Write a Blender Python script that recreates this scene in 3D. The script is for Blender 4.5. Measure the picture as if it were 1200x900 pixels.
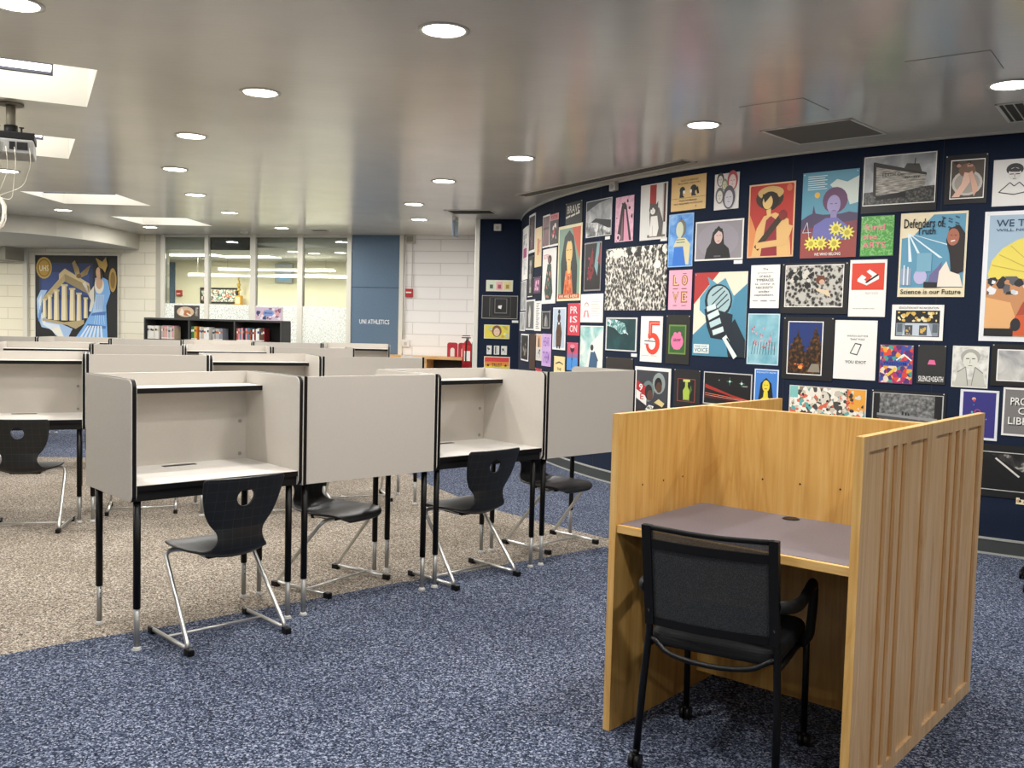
import bpy, bmesh, math, random
from mathutils import Vector, Matrix
from mathutils.geometry import tessellate_polygon
S = bpy.context.scene
for o in list(bpy.data.objects): bpy.data.objects.remove(o)
COL = S.collection
R = math.radians
# ------------------------------------------------------------------ camera
CAMH = 1.5
PITCH, ROLL, FPX = .0609, .0258, 1111.83
cd = bpy.data.cameras.new('camera'); cam = bpy.data.objects.new('camera', cd); COL.objects.link(cam)
cd.sensor_fit = 'HORIZONTAL'; cd.sensor_width = 36; cd.lens = FPX / 1200 * 36; cd.clip_end = 100
fw = Vector((0, math.cos(PITCH), -math.sin(PITCH))); up0 = Vector((0, math.sin(PITCH), math.cos(PITCH))); ri0 = Vector((1, 0, 0))
rt = ri0 * math.cos(ROLL) + up0 * math.sin(ROLL); upv = up0 * math.cos(ROLL) - ri0 * math.sin(ROLL)
cam.matrix_world = Matrix(((rt.x, upv.x, -fw.x, 0), (rt.y, upv.y, -fw.y, 0), (rt.z, upv.z, -fw.z, CAMH), (0, 0, 0, 1)))
S.camera = cam
# ------------------------------------------------------------------ world, exposure
w = bpy.data.worlds.new('world'); S.world = w; w.use_nodes = True
w.node_tree.nodes['Background'].inputs[0].default_value = (.8, .85, 1, 1); w.node_tree.nodes['Background'].inputs[1].default_value = .3
vs = S.view_settings; vs.view_transform = 'Standard'; vs.look = 'None'; vs.gamma = 1; vs.use_curve_mapping = False
vs.exposure = 0.17
LAMP_W = 30.0        # each downlight
CEIL = 2.91

# ------------------------------------------------------------------ materials
def lin(c):
    if isinstance(c, str):
        c = c.lstrip('#'); c = [int(c[i:i + 2], 16) / 255 for i in (0, 2, 4)]
    return [x / 12.92 if x <= .04045 else ((x + .055) / 1.055) ** 2.4 for x in c[:3]] + [1]
_mats = {}
def mat(hexc, rough=.5, metal=0, spec=.5, name=None, emit=0):
    k = (hexc, rough, metal, spec, emit)
    if k in _mats: return _mats[k]
    m = bpy.data.materials.new(name or 'paint_' + hexc.strip('#')); m.use_nodes = True
    b = m.node_tree.nodes['Principled BSDF']
    b.inputs['Base Color'].default_value = lin(hexc); b.inputs['Roughness'].default_value = rough
    b.inputs['Metallic'].default_value = metal; b.inputs['Specular IOR Level'].default_value = spec
    if emit:
        b.inputs['Emission Color'].default_value = lin(hexc); b.inputs['Emission Strength'].default_value = emit
    _mats[k] = m
    return m
def nmat(name, rough=.6, metal=0, spec=.5):
    m = bpy.data.materials.new(name); m.use_nodes = True
    nt = m.node_tree; b = nt.nodes['Principled BSDF']
    b.inputs['Roughness'].default_value = rough; b.inputs['Metallic'].default_value = metal; b.inputs['Specular IOR Level'].default_value = spec
    return m, nt, b
def N(nt, t, **kw):
    n = nt.nodes.new(t)
    for k, v in kw.items():
        if k in n.inputs: n.inputs[k].default_value = v
        else: setattr(n, k, v)
    return n
def ramp(nt, src, stops, interp='LINEAR'):
    r = nt.nodes.new('ShaderNodeValToRGB'); r.color_ramp.interpolation = interp
    e = r.color_ramp.elements
    while len(e) < len(stops): e.new(.5)
    for i, (p, c) in enumerate(stops): e[i].position = p; e[i].color = lin(c)
    nt.links.new(src, r.inputs[0]); return r.outputs[0]
def coords(nt, scale=(1, 1, 1), kind='Object', rot=(0, 0, 0)):
    tc = nt.nodes.new('ShaderNodeTexCoord'); mp = nt.nodes.new('ShaderNodeMapping')
    mp.inputs['Scale'].default_value = scale; mp.inputs['Rotation'].default_value = rot
    nt.links.new(tc.outputs[kind], mp.inputs[0]); return mp.outputs[0]
def bump(nt, b, src, strength, dist=.002):
    n = nt.nodes.new('ShaderNodeBump'); n.inputs['Strength'].default_value = strength; n.inputs['Distance'].default_value = dist
    nt.links.new(src, n.inputs['Height']); nt.links.new(n.outputs[0], b.inputs['Normal'])
def mixc(nt, fac, a, b_, mode='MIX'):
    m = nt.nodes.new('ShaderNodeMix'); m.data_type = 'RGBA'; m.blend_type = mode
    for sock, v in ((m.inputs[0], fac), (m.inputs[6], a), (m.inputs[7], b_)):
        if hasattr(v, 'is_output'): nt.links.new(v, sock)
        else: sock.default_value = lin(v) if isinstance(v, str) else v
    return m.outputs[2]

def carpet(name, stops, big):
    m, nt, b = nmat(name, .95, spec=.15)
    c = coords(nt)
    v = N(nt, 'ShaderNodeTexVoronoi', Scale=165.0); nt.links.new(c, v.inputs['Vector'])
    sep = nt.nodes.new('ShaderNodeSeparateColor'); nt.links.new(v.outputs['Color'], sep.inputs[0])
    n1 = N(nt, 'ShaderNodeTexNoise', Scale=60.0, Detail=3.0); nt.links.new(c, n1.inputs['Vector'])
    mm = N(nt, 'ShaderNodeMath', operation='ADD'); nt.links.new(sep.outputs[0], mm.inputs[0]); nt.links.new(n1.outputs[0], mm.inputs[1])
    m2 = N(nt, 'ShaderNodeMath', operation='MULTIPLY'); nt.links.new(mm.outputs[0], m2.inputs[0]); m2.inputs[1].default_value = .5
    col = ramp(nt, m2.outputs[0], stops)
    n2 = N(nt, 'ShaderNodeTexNoise', Scale=1.2, Detail=4.0); nt.links.new(c, n2.inputs['Vector'])
    g = ramp(nt, n2.outputs[0], [(.3, big), (.7, '#ffffff')])
    nt.links.new(mixc(nt, 1.0, col, g, 'MULTIPLY'), b.inputs['Base Color'])
    bump(nt, b, m2.outputs[0], .7, .004)
    return m
M = {}
M['carpet_blue'] = carpet('carpet_blue', [(.25, '#12161f'), (.42, '#30384a'), (.6, '#586279'), (.78, '#aab0c0')], '#dddde2')
M['carpet_beige'] = carpet('carpet_beige', [(.25, '#423c35'), (.42, '#7b7267'), (.6, '#a2988b'), (.78, '#dad1c4')], '#dddad6')

m, nt, b = nmat('ceiling_gloss_paint', .2, spec=.6)
c = coords(nt, (1, 1, 1)); n = N(nt, 'ShaderNodeTexNoise', Scale=2.0, Detail=5.0); nt.links.new(c, n.inputs['Vector'])
nt.links.new(ramp(nt, n.outputs[0], [(.3, '#d5d1c3'), (.7, '#dedacc')]), b.inputs['Base Color'])
n = N(nt, 'ShaderNodeTexNoise', Scale=26.0, Detail=4.0); nt.links.new(coords(nt, (.35, 1.6, 1), rot=(0, 0, R(12))), n.inputs['Vector'])
bump(nt, b, n.outputs[0], .22, .004)
M['ceiling'] = m
M['white_paint'] = mat('#e6e2d6', .6); M['white_trim'] = mat('#d9d6ca', .45); M['well_white'] = mat('#ebe8df', .6)
M['cream_wall'] = mat('#e2dbc0', .7); M['soffit'] = mat('#c2beb0', .6)

def brick(name, c1, c2, mort, sx=.8, sz=.2):
    m, nt, b = nmat(name, .5)
    tc = nt.nodes.new('ShaderNodeTexCoord'); sp = nt.nodes.new('ShaderNodeSeparateXYZ'); cb = nt.nodes.new('ShaderNodeCombineXYZ')
    nt.links.new(tc.outputs['Object'], sp.inputs[0]); nt.links.new(sp.outputs[0], cb.inputs[0]); nt.links.new(sp.outputs[2], cb.inputs[1])
    t = nt.nodes.new('ShaderNodeTexBrick'); nt.links.new(cb.outputs[0], t.inputs['Vector'])
    t.inputs['Color1'].default_value = lin(c1); t.inputs['Color2'].default_value = lin(c2); t.inputs['Mortar'].default_value = lin(mort)
    t.inputs['Scale'].default_value = 1; t.inputs['Brick Width'].default_value = sx; t.inputs['Row Height'].default_value = sz
    t.inputs['Mortar Size'].default_value = .006; t.inputs['Mortar Smooth'].default_value = .3
    nt.links.new(t.outputs['Color'], b.inputs['Base Color']); 
    iv = N(nt, 'ShaderNodeMath', operation='SUBTRACT'); iv.inputs[0].default_value = 1; nt.links.new(t.outputs['Fac'], iv.inputs[1])
    bump(nt, b, iv.outputs[0], .5, .006)
    return m
M['brick_white'] = brick('white_painted_block', '#efedea', '#eae8e4', '#cfccc7', .9, .19)
M['brick_cream'] = brick('cream_painted_block', '#efe9d6', '#eae3cd', '#cdc6b0')

def fabric(name, a, bb, sc=600, rough=.85):
    m, nt, b = nmat(name, rough, spec=.3)
    c = coords(nt); n = N(nt, 'ShaderNodeTexNoise', Scale=float(sc), Detail=2.0); nt.links.new(c, n.inputs['Vector'])
    nt.links.new(ramp(nt, n.outputs[0], [(.35, a), (.65, bb)]), b.inputs['Base Color'])
    bump(nt, b, n.outputs[0], .3, .001)
    return m
M['navy'] = fabric('navy_wall_fabric', '#0c172a', '#16243c', 260)
M['laminate'] = fabric('grey_laminate', '#b5afa6', '#c5bfb6', 420, .45)
M['laminate_light'] = fabric('light_grey_worktop', '#cfcbc4', '#dad6d0', 420, .35)
M['desk_grey'] = fabric('slate_grey_laminate', '#68636a', '#757078', 300, .42)
M['black'] = mat('#070708', .4, 0, .3); M['black_matte'] = mat('#0b0b0c', .6, 0, .3); M['white_edge'] = mat('#e8e6e0', .4)
M['chrome'] = mat('#d6d6d3', .3, .85); M['steel'] = mat('#9a9a98', .4, .9); M['steel_leg'] = mat('#a3a3a1', .38, .6); M['glide'] = mat('#cfcfcc', .4)
M['rubber'] = mat('#3d4140', .6); M['trim_line'] = mat('#a9aaa5', .5)
M['blue_grey'] = fabric('blue_grey_panel', '#5c7186', '#61778c', 50, .5)
M['bookcase'] = mat('#4b4b49', .45, .2); M['bookcase_dark'] = mat('#161617', .6)
M['vent_dark'] = mat('#26251f', .7)

def wood(name, a, bb, cc, axis=2, rough=.38):
    m, nt, b = nmat(name, rough, spec=.4)
    sc = [22, 22, 22]; sc[axis] = 1.1
    c = coords(nt, tuple(sc)); n = N(nt, 'ShaderNodeTexNoise', Scale=1.6, Detail=8.0, Roughness=.62, Distortion=.5); nt.links.new(c, n.inputs['Vector'])
    sc2 = [5, 5, 5]; sc2[axis] = .5
    n2 = N(nt, 'ShaderNodeTexNoise', Scale=1.0, Detail=2.0, Distortion=1.2); nt.links.new(coords(nt, tuple(sc2)), n2.inputs['Vector'])
    wv = N(nt, 'ShaderNodeMath', operation='FRACT'); mu = N(nt, 'ShaderNodeMath', operation='MULTIPLY'); mu.inputs[1].default_value = 9.0
    nt.links.new(n2.outputs[0], mu.inputs[0]); nt.links.new(mu.outputs[0], wv.inputs[0])
    col = ramp(nt, n.outputs[0], [(.3, a), (.5, bb), (.72, cc)])
    ring = ramp(nt, wv.outputs[0], [(0, '#faf5ec'), (.5, '#ffffff'), (.95, '#f2e8da'), (1, '#faf5ec')])
    nt.links.new(mixc(nt, 1.0, col, ring, 'MULTIPLY'), b.inputs['Base Color'])
    bump(nt, b, n.outputs[0], .12, .001)
    return m
M['oak'] = wood('golden_oak_veneer', '#c4954f', '#d3a860', '#dcb570')
M['oak_edge'] = wood('oak_lipping', '#cfa05a', '#ddb26c', '#e6c080')
M['oak_edge_x'] = wood('oak_front_edge', '#cfa05a', '#ddb26c', '#e6c080', 0)
M['oak_pale'] = wood('pale_oak_frame', '#c3a078', '#d0af86', '#dabb94')
M['beech_x'] = wood('light_wood_shelf', '#c79a60', '#d6ac74', '#e0bb88', 0)

# ------------------------------------------------------------------ mesh builder
class MB:
    def __init__(s): s.b = bmesh.new(); s.mats = []
    def mi(s, m):
        if isinstance(m, str): m = M[m] if m in M else mat(m, .55)
        if m not in s.mats: s.mats.append(m)
        return s.mats.index(m)
    def face(s, pts, m):
        f = s.b.faces.new([s.b.verts.new(p) for p in pts]); f.material_index = s.mi(m); return f
    def box(s, x0, x1, y0, y1, z0, z1, m, bev=0, mx=None):
        r = bmesh.ops.create_cube(s.b, size=1); vs_ = r['verts']
        for v in vs_: v.co = Vector(((x0 + x1) / 2 + v.co.x * (x1 - x0), (y0 + y1) / 2 + v.co.y * (y1 - y0), (z0 + z1) / 2 + v.co.z * (z1 - z0)))
        fs = list({f for v in vs_ for f in v.link_faces}); i = s.mi(m)
        for f in fs: f.material_index = i
        if bev:
            es = list({e for v in vs_ for e in v.link_edges})
            r = bmesh.ops.bevel(s.b, geom=es, offset=bev, segments=2, affect='EDGES', profile=.5)
            vs_ = list({v for f in r['faces'] for v in f.verts} | {v for v in vs_ if v.is_valid})
            for f in r['faces']: f.material_index = i
        if mx is not None:
            for v in vs_: v.co = mx @ v.co
        return vs_
    def prism(s, poly, a0, a1, axis, m, m_side=None):
        # poly 2D extruded along axis (0 x,1 y,2 z)
        def P(p, a):
            return {0: (a, p[0], p[1]), 1: (p[0], a, p[1]), 2: (p[0], p[1], a)}[axis]
        A = [s.b.verts.new(P(p, a0)) for p in poly]; B = [s.b.verts.new(P(p, a1)) for p in poly]
        i = s.mi(m); j = s.mi(m_side or m); n = len(poly)
        fa = s.b.faces.new(A[::-1]); fb = s.b.faces.new(B); fa.material_index = fb.material_index = i
        for k in range(n):
            f = s.b.faces.new((A[k], A[(k + 1) % n], B[(k + 1) % n], B[k])); f.material_index = j
        return fa, fb
    def cyl(s, p0, p1, r, m, seg=16, r2=None):
        p0, p1 = Vector(p0), Vector(p1); d = p1 - p0
        q = d.to_track_quat('Z', 'Y').to_matrix(); r2 = r if r2 is None else r2
        A = []; B = []
        for k in range(seg):
            a = 2 * math.pi * k / seg; u = q @ Vector((math.cos(a), math.sin(a), 0))
            A.append(s.b.verts.new(p0 + u * r)); B.append(s.b.verts.new(p1 + u * r2))
        i = s.mi(m)
        s.b.faces.new(A[::-1]).material_index = i; s.b.faces.new(B).material_index = i
        for k in range(seg):
            f = s.b.faces.new((A[k], A[(k + 1) % seg], B[(k + 1) % seg], B[k])); f.material_index = i; f.smooth = True
    def tube(s, pts, r, m, seg=12, rad=0, flat=None):
        pts = [Vector(p) for p in pts]
        if rad:
            out = [pts[0]]
            for a, c, d in zip(pts, pts[1:], pts[2:]):
                u = (a - c); v = (d - c); t = min(rad, u.length * .45, v.length * .45)
                p, q = c + u.normalized() * t, c + v.normalized() * t
                for k in range(7):
                    k /= 6; out.append(p * (1 - k) ** 2 + c * 2 * k * (1 - k) + q * k * k)
            out.append(pts[-1]); pts = out
        rings = []; i = s.mi(m)
        t0 = (pts[1] - pts[0]).normalized(); nrm = t0.orthogonal().normalized()
        if flat: nrm = Vector(flat)
        for k, p in enumerate(pts):
            t = ((pts[min(k + 1, len(pts) - 1)] - p).normalized() + (p - pts[max(k - 1, 0)]).normalized()).normalized()
            nrm = (nrm - t * nrm.dot(t)).normalized(); bi = t.cross(nrm)
            ra, rb = (r if isinstance(r, tuple) else (r, r))
            rings.append([s.b.verts.new(p + nrm * math.cos(2 * math.pi * q / seg) * ra + bi * math.sin(2 * math.pi * q / seg) * rb) for q in range(seg)])
        for A, B in zip(rings, rings[1:]):
            for k in range(seg):
                f = s.b.faces.new((A[k], A[(k + 1) % seg], B[(k + 1) % seg], B[k])); f.material_index = i; f.smooth = True
        s.b.faces.new(rings[0][::-1]).material_index = i; s.b.faces.new(rings[-1]).material_index = i
    def build(s, name, parent=None, loc=(0, 0, 0), rz=0, kind=None, label=None, cat=None, group=None, smooth=None):
        bmesh.ops.recalc_face_normals(s.b, faces=s.b.faces[:])
        me = bpy.data.meshes.new(name); s.b.to_mesh(me); s.b.free()
        for m_ in s.mats: me.materials.append(m_)
        o = bpy.data.objects.new(name, me); COL.objects.link(o); o.location = loc; o.rotation_euler.z = rz
        if parent: o.parent = parent
        tag(o, label, cat, group, kind)
        return o
def tag(o, label=None, cat=None, group=None, kind=None):
    if label: o['label'] = label
    if cat: o['category'] = cat
    if group: o['group'] = group
    if kind: o['kind'] = kind
    return o
def thing(name, label, cat, loc=(0, 0, 0), rz=0, group=None):
    o = bpy.data.objects.new(name, None); COL.objects.link(o); o.location = loc; o.rotation_euler.z = rz; o.empty_display_size = .1
    return tag(o, label, cat, group)
def dup(o, loc, rz, label=None, group=None):
    def cp(x, par):
        c = x.copy(); COL.objects.link(c)
        if par: c.parent = par
        for ch in KIDS.get(x.name, []): cp(ch, c)
        return c
    KIDS = {}
    for x in bpy.data.objects:
        if x.parent: KIDS.setdefault(x.parent.name, []).append(x)
    c = cp(o, None); c.location = loc; c.rotation_euler.z = rz
    if label: c['label'] = label
    if group: c['group'] = group
    return c
def flat_poly(mb, loops, z, m, flip=False):
    tri = tessellate_polygon([[Vector((x, y, 0)) for x, y in l] for l in loops]); pts = [p for l in loops for p in l]
    V = [mb.b.verts.new((x, y, z)) for x, y in pts]; i = mb.mi(m)
    for t in tri:
        try: mb.b.faces.new([V[k] for k in t]).material_index = i
        except ValueError: pass
def text_tris(txt):
    c = bpy.data.curves.new('tmp', 'FONT'); c.body = txt; c.align_x = 'LEFT'; c.size = 1; c.offset = .012; c.resolution_u = 2
    o = bpy.data.objects.new('tmp', c); me = o.to_mesh()
    V = [(v.co.x, v.co.y) for v in me.vertices]; F = [tuple(p.vertices) for p in me.polygons]
    o.to_mesh_clear(); bpy.data.objects.remove(o); bpy.data.curves.remove(c)
    return V, F
_tt = {}
def text_fit(txt, x0, y0, x1, y1):
    if txt not in _tt: _tt[txt] = text_tris(txt)
    V, F = _tt[txt]
    if not V: return [], []
    xs = [v[0] for v in V]; ys = [v[1] for v in V]; ax, ay = min(xs), min(ys); sx = (x1 - x0) / max(max(xs) - ax, 1e-6); sy = (y1 - y0) / max(max(ys) - ay, 1e-6)
    return [((x - ax) * sx + x0, (y - ay) * sy + y0) for x, y in V], F
def text_on(mb, txt, x0, z0, x1, z1, y, m, mx=None):
    V, F = text_fit(txt, x0, z0, x1, z1); i = mb.mi(m)
    vv = [mb.b.verts.new((x, y, z) if mx is None else mx @ Vector((x, y, z))) for x, z in V]
    for f in F:
        try: mb.b.faces.new([vv[k] for k in f]).material_index = i
        except ValueError: pass
# ------------------------------------------------------------------ the room
CX, CY, CR = 7.5595, 12.737, 7.488          # the round drum whose outside is the poster wall
def cyl_pt(s, off=0):
    a = math.pi + s / CR; return (CX + (CR + off) * math.cos(a), CY + (CR + off) * math.sin(a))
FA = Vector((-5.997, 16.362)); FB = Vector((-.625, 15.063)); FU = (FB - FA).normalized(); FN = Vector((-FU.y, FU.x)); FYAW = math.atan2(FU.y, FU.x)
def far(u, off=0): p = FA + FU * u + FN * off; return (p.x, p.y)
near = [(-2.216, 4.081), (-1.976, 4.292), (-1.665, 4.516), (-1.38, 4.76), (-1.033, 5.057), (-.659, 5.391), (-.497, 5.5), (.093, 5.986), (.689, 6.477), (.80, 6.6)]
back = [(.713, 6.717), (.331, 7.138), (-.07, 7.619), (-.487, 8.299), (-.75, 8.8), (-.979, 9.376), (-1.5, 9.75), (-2.6, 9.95), (-4.768, 9.93), (-8.5, 9.6)]
left = [(-8.5, 0.2), (-6.5, 1.1), (-4.5, 2.3), (-3.2, 3.28)]
beige = near + back + left
f = MB()
X0, X1, Y0, Y1 = -12.5, 13.5, -5.0, 22.5
flat_poly(f, [[(X0, Y0), (X1, Y0), (X1, Y1), (X0, Y1)], beige], 0, 'carpet_blue')
flat_poly(f, [beige], 0, 'carpet_beige')
for v in f.b.verts[:]: pass
bb = bmesh.ops.create_cube(f.b, size=1)['verts']
for v in bb: v.co = Vector(((X0 + X1) / 2 + v.co.x * (X1 - X0), (Y0 + Y1) / 2 + v.co.y * (Y1 - Y0), -.06 + v.co.z * .1))
fl = f.build('floor', kind='structure')
# ceiling with four square light wells
def sq(cornerx, cornery, ang, side=1.1):
    # corner = right-near corner ; axes: a towards +x side backwards
    a = R(ang); ex = Vector((math.cos(a), math.sin(a))); ey = Vector((-math.sin(a), math.cos(a))); c = Vector((cornerx, cornery))
    return [tuple(c - ex * side), tuple(c), tuple(c + ey * side), tuple(c - ex * side + ey * side)], ang
wells = [sq(-2.433, 5.558, 27), sq(-3.562, 7.728, 27.5), sq(-4.65, 11.08, 0, 1.1), sq(-4.68, 13.55, -2, 1.08)]
wells += [sq(-1.2, 2.6, 27), sq(-6.6, 8.3, 10)]
c = MB()
YB = 17.2
ceil_outline = [(X0, Y0), (X1, Y0), (X1, YB), (far(8)[0], YB), far(0, .05), far(-7, .05), (X0, far(-7, .05)[1])]
ceil_outline = [(X0, Y0), (X1, Y0), (X1, far(0)[1] + 1), (4, far(0)[1] + .5), far(6.1, .1), far(-6.55, .1)]
flat_poly(c, [ceil_outline] + [q for q, _ in wells], CEIL, 'ceiling')
c.build('ceiling', kind='structure')
roof = MB(); roof.box(X0, X1, Y0, Y1, 3.62, 3.7, 'white_paint'); roof.build('ceiling', kind='structure')
tube_m = mat('#f4f6ff', .5, emit=4); 
for k, (q, ang) in enumerate(wells):
    g = MB(); n = 4
    for i in range(4):
        a, b_ = q[i], q[(i + 1) % 4]; g.face([(a[0], a[1], CEIL), (b_[0], b_[1], CEIL), (b_[0], b_[1], CEIL + .5), (a[0], a[1], CEIL + .5)], 'well_white')
    g.face([(x, y, CEIL + .5) for x, y in q], 'well_white')
    lab = ['square light well beside the ceiling projector, nearest one', 'square light well just right of the projector body', 'square light well left of the last downlights, before the mural', 'square light well farthest back, in front of the window wall',
           'square light well above the aisle beside the front row', 'square light well over the left side of the room'][k]
    g.build('trim_%d' % (k + 1), kind='structure')
    ex = Vector((math.cos(R(ang)), math.sin(R(ang)))); ey = Vector((-ex.y, ex.x)); o0 = Vector(q[0])
    t = thing('fluorescent_fixture', lab.replace('square light well', 'white tube fitting in the light well'), 'light fixture', (*(o0 + ex * .45 + ey * .47), CEIL + .07), R(ang), 'tube fittings in the light wells')
    h = MB(); h.box(-.43, .43, -.075, .075, .02, .12, '#45464a', .004); h.box(-.43, .43, .05, .078, -.015, .03, '#45464a'); h.build('housing', t)
    h = MB(); h.box(-.42, .42, -.05, .05, 0, .03, tube_m, .006); h.build('diffuser', t)
    ld = bpy.data.lights.new('well_light', 'AREA'); ld.shape = 'RECTANGLE'; ld.size = .9; ld.size_y = .9; ld.energy = 9.5; ld.color = (1, .98, .94)
    lo = bpy.data.objects.new('well_light', ld); COL.objects.link(lo); cen = o0 + ex * .55 + ey * .55
    lo.location = (cen.x, cen.y, CEIL + .49); lo.rotation_euler.z = R(ang)
# far wall (block), with openings between u=0 and 3.43 for glazing
def farwall(name, u0, u1, z0, z1, m, off=0, th=.12):
    g = MB(); g.box(u0, u1, off, off + th, z0, z1, m); return g.build(name, loc=(FA.x, FA.y, 0), rz=FYAW, kind='structure')
farwall('wall_far', -6.6, -.0, 0, CEIL + .2, 'brick_cream')
farwall('wall_far', 4.27, 6.0, 0, CEIL + .2, 'brick_white')
farwall('wall_far', 3.44, 4.265, 0, CEIL + .2, 'blue_grey', -.02, .14)
g = MB(); g.box(3.44, 4.265, -.024, -.019, 2.064, 2.072, 'vent_dark'); text_on(g, 'UNI ATHLETICS', 3.59, 1.475, 4.11, 1.55, -.026, '#e8eaec')
sg = g.build('wall_lettering', loc=(FA.x, FA.y, 0), rz=FYAW, kind='structure')
g = MB()
g.box(4.265, 4.335, -.03, .02, 0, CEIL, 'white_trim'); g.build('trim_10', loc=(FA.x, FA.y, 0), rz=FYAW, kind='structure')
# glazing: mullions and panes
g = MB()
for a, b_ in ((-.07, .0), (.768, .842), (1.62, 1.716), (2.482, 2.574), (3.36, 3.44)): g.box(a, b_, -.04, .06, 0, CEIL, 'white_trim', .004)
g.box(-.07, 3.44, -.03, .05, 0, .1, 'white_trim'); g.box(-.07, 3.44, -.02, .04, 2.87, CEIL, 'white_trim')
g.build('window_1', loc=(FA.x, FA.y, 0), rz=FYAW, kind='structure')
gm = bpy.data.materials.new('window_glass'); gm.use_nodes = True; nt = gm.node_tree; nt.nodes.clear()
o_ = nt.nodes.new('ShaderNodeOutputMaterial'); mx_ = nt.nodes.new('ShaderNodeMixShader'); tr = nt.nodes.new('ShaderNodeBsdfTransparent'); gl = nt.nodes.new('ShaderNodeBsdfGlossy'); gl.inputs['Roughness'].default_value = .01
tr.inputs[0].default_value = (.93, .96, .94, 1); fz = nt.nodes.new('ShaderNodeFresnel'); fz.inputs[0].default_value = 1.6
nt.links.new(fz.outputs[0], mx_.inputs[0]); nt.links.new(tr.outputs[0], mx_.inputs[1]); nt.links.new(gl.outputs[0], mx_.inputs[2]); nt.links.new(mx_.outputs[0], o_.inputs[0])
fm = bpy.data.materials.new('frosted_leaf_film'); fm.use_nodes = True; nt = fm.node_tree; b = nt.nodes['Principled BSDF']
b.inputs['Base Color'].default_value = lin('#f2f6ef'); b.inputs['Roughness'].default_value = .5
v = N(nt, 'ShaderNodeTexVoronoi', Scale=30.0, feature='DISTANCE_TO_EDGE'); nt.links.new(coords(nt, (1, 1, .7)), v.inputs['Vector'])
rp = ramp(nt, v.outputs['Distance'], [(.02, '#a4a4a4'), (.06, '#f4f4f4')]); o_ = nt.nodes['Material Output']; mx_ = nt.nodes.new('ShaderNodeMixShader'); tr = nt.nodes.new('ShaderNodeBsdfTransparent')
nt.links.new(rp, mx_.inputs[0]); nt.links.new(tr.outputs[0], mx_.inputs[1]); nt.links.new(b.outputs[0], mx_.inputs[2]); nt.links.new(mx_.outputs[0], o_.inputs[0])
for i, (a, b_) in enumerate(((0, .768), (.842, 1.62), (1.716, 2.482), (2.574, 3.36))):
    g = MB(); g.box(a, b_, .004, .012, .1, 2.88, gm); g.build('window_%d' % (i + 2), loc=(FA.x, FA.y, 0), rz=FYAW, kind='structure')
    g = MB(); g.box(a, b_, -.002, .0, .1, 1.74, fm)
    tag(g.build('frosted_window_film', loc=(FA.x, FA.y, 0), rz=FYAW), ['frosted leaf pattern film on the first window pane from the left', 'frosted leaf pattern film on the second pane, below the framed picture', 'frosted leaf pattern film on the third pane, behind the bookcase end', 'frosted leaf pattern film on the fourth pane, beside the blue-grey panel'][i], 'window film', 'frosted films on the window panes')
# room behind the glass
g = MB(); g.box(-5.5, 4.5, 4.0, 4.1, 0, 3.5, 'cream_wall'); g.build('wall_back', loc=(FA.x, FA.y, 0), rz=FYAW, kind='structure')
for uu in (-5.5, 4.45):
    g = MB(); g.box(uu, uu + .08, .13, 4.0, 0, 3.5, 'cream_wall'); g.build('wall_side', loc=(FA.x, FA.y, 0), rz=FYAW, kind='structure')
g = MB(); g.box(-5.5, 4.5, .13, 4.0, 2.74, 2.8, '#c9c7bf'); g.build('ceiling', loc=(FA.x, FA.y, 0), rz=FYAW, kind='structure')
g = MB(); g.box(.842, 1.62, .03, .06, 2.66, 2.9, '#0d0d0e'); g.build('trim_11', loc=(FA.x, FA.y, 0), rz=FYAW, kind='structure')
g = MB(); g.box(-.05, .768, .03, .06, 2.66, 2.9, '#9a988f'); g.box(1.716, 3.4, .03, .06, 2.7, 2.9, '#a7a59c'); g.build('trim_12', loc=(FA.x, FA.y, 0), rz=FYAW, kind='structure')
g = MB(); g.box(-2.62, -2.42, 3.96, 3.995, 0, 2.70, '#4d6478'); g.build('door_1', loc=(FA.x, FA.y, 0), rz=FYAW, kind='structure')
def farobj(mb, name, label, cat, u=0, off=0, z=0, group=None):
    x, y = far(u, off); return tag(mb.build(name, loc=(x, y, z), rz=FYAW), label, cat, group)
lm = mat('#fffdf4', .5, emit=5)
for i, (u, off, w_, d_) in enumerate(((-.9, 2.2, 1.25, .5), (.1, 2.6, 1.2, .5))):
    g = MB(); g.box(-w_ / 2, w_ / 2, -d_ / 2, d_ / 2, -.012, 0, lm); g.box(-w_ / 2 - .02, w_ / 2 + .02, -d_ / 2 - .02, d_ / 2 + .02, -.004, .0, 'white_trim')
    farobj(g, 'ceiling_troffer', ['bright rectangular ceiling light behind the first two window panes', 'bright rectangular ceiling light behind the third window pane'][i], 'ceiling light', u, off, 2.738, 'troffers in the room behind the glass')
for i, (u, off, w_, z_, an) in enumerate(((.35, 3.3, 2.6, 2.50, 0), (.6, 2.6, 3.6, 2.34, 0))):  # glowing bars stand in for light lines reflected in the glass
    g = MB(); g.box(-w_ / 2, w_ / 2, -.03, .03, 0, .03, lm); g.box(-w_ / 2, w_ / 2, -.035, .035, .03, .06, 'white_trim')
    for q in (-w_ / 2 + .2, w_ / 2 - .2): g.cyl((q, 0, .06), (q, 0, 2.74 - z_), .004, 'steel', 6)
    farobj(g, 'linear_pendant', ['upper thin white linear light hanging behind the window panes', 'lower thin white linear light hanging behind the window panes'][i], 'pendant light', u, off, z_, 'linear lights behind the glass')
for i, (u, off) in enumerate(((2.0, 1.6), (2.6, 1.4))):
    g = MB(); g.cyl((0, 0, -.01), (0, 0, 0), .1, lm, 20); g.cyl((0, 0, -.006), (0, 0, 0), .12, 'white_trim', 20)
    farobj(g, 'recessed_downlight', ['round ceiling light behind the fourth window pane, left one', 'round ceiling light behind the fourth window pane, right one'][i], 'ceiling light', u, off, 2.738, 'round lights behind the glass')
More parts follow.
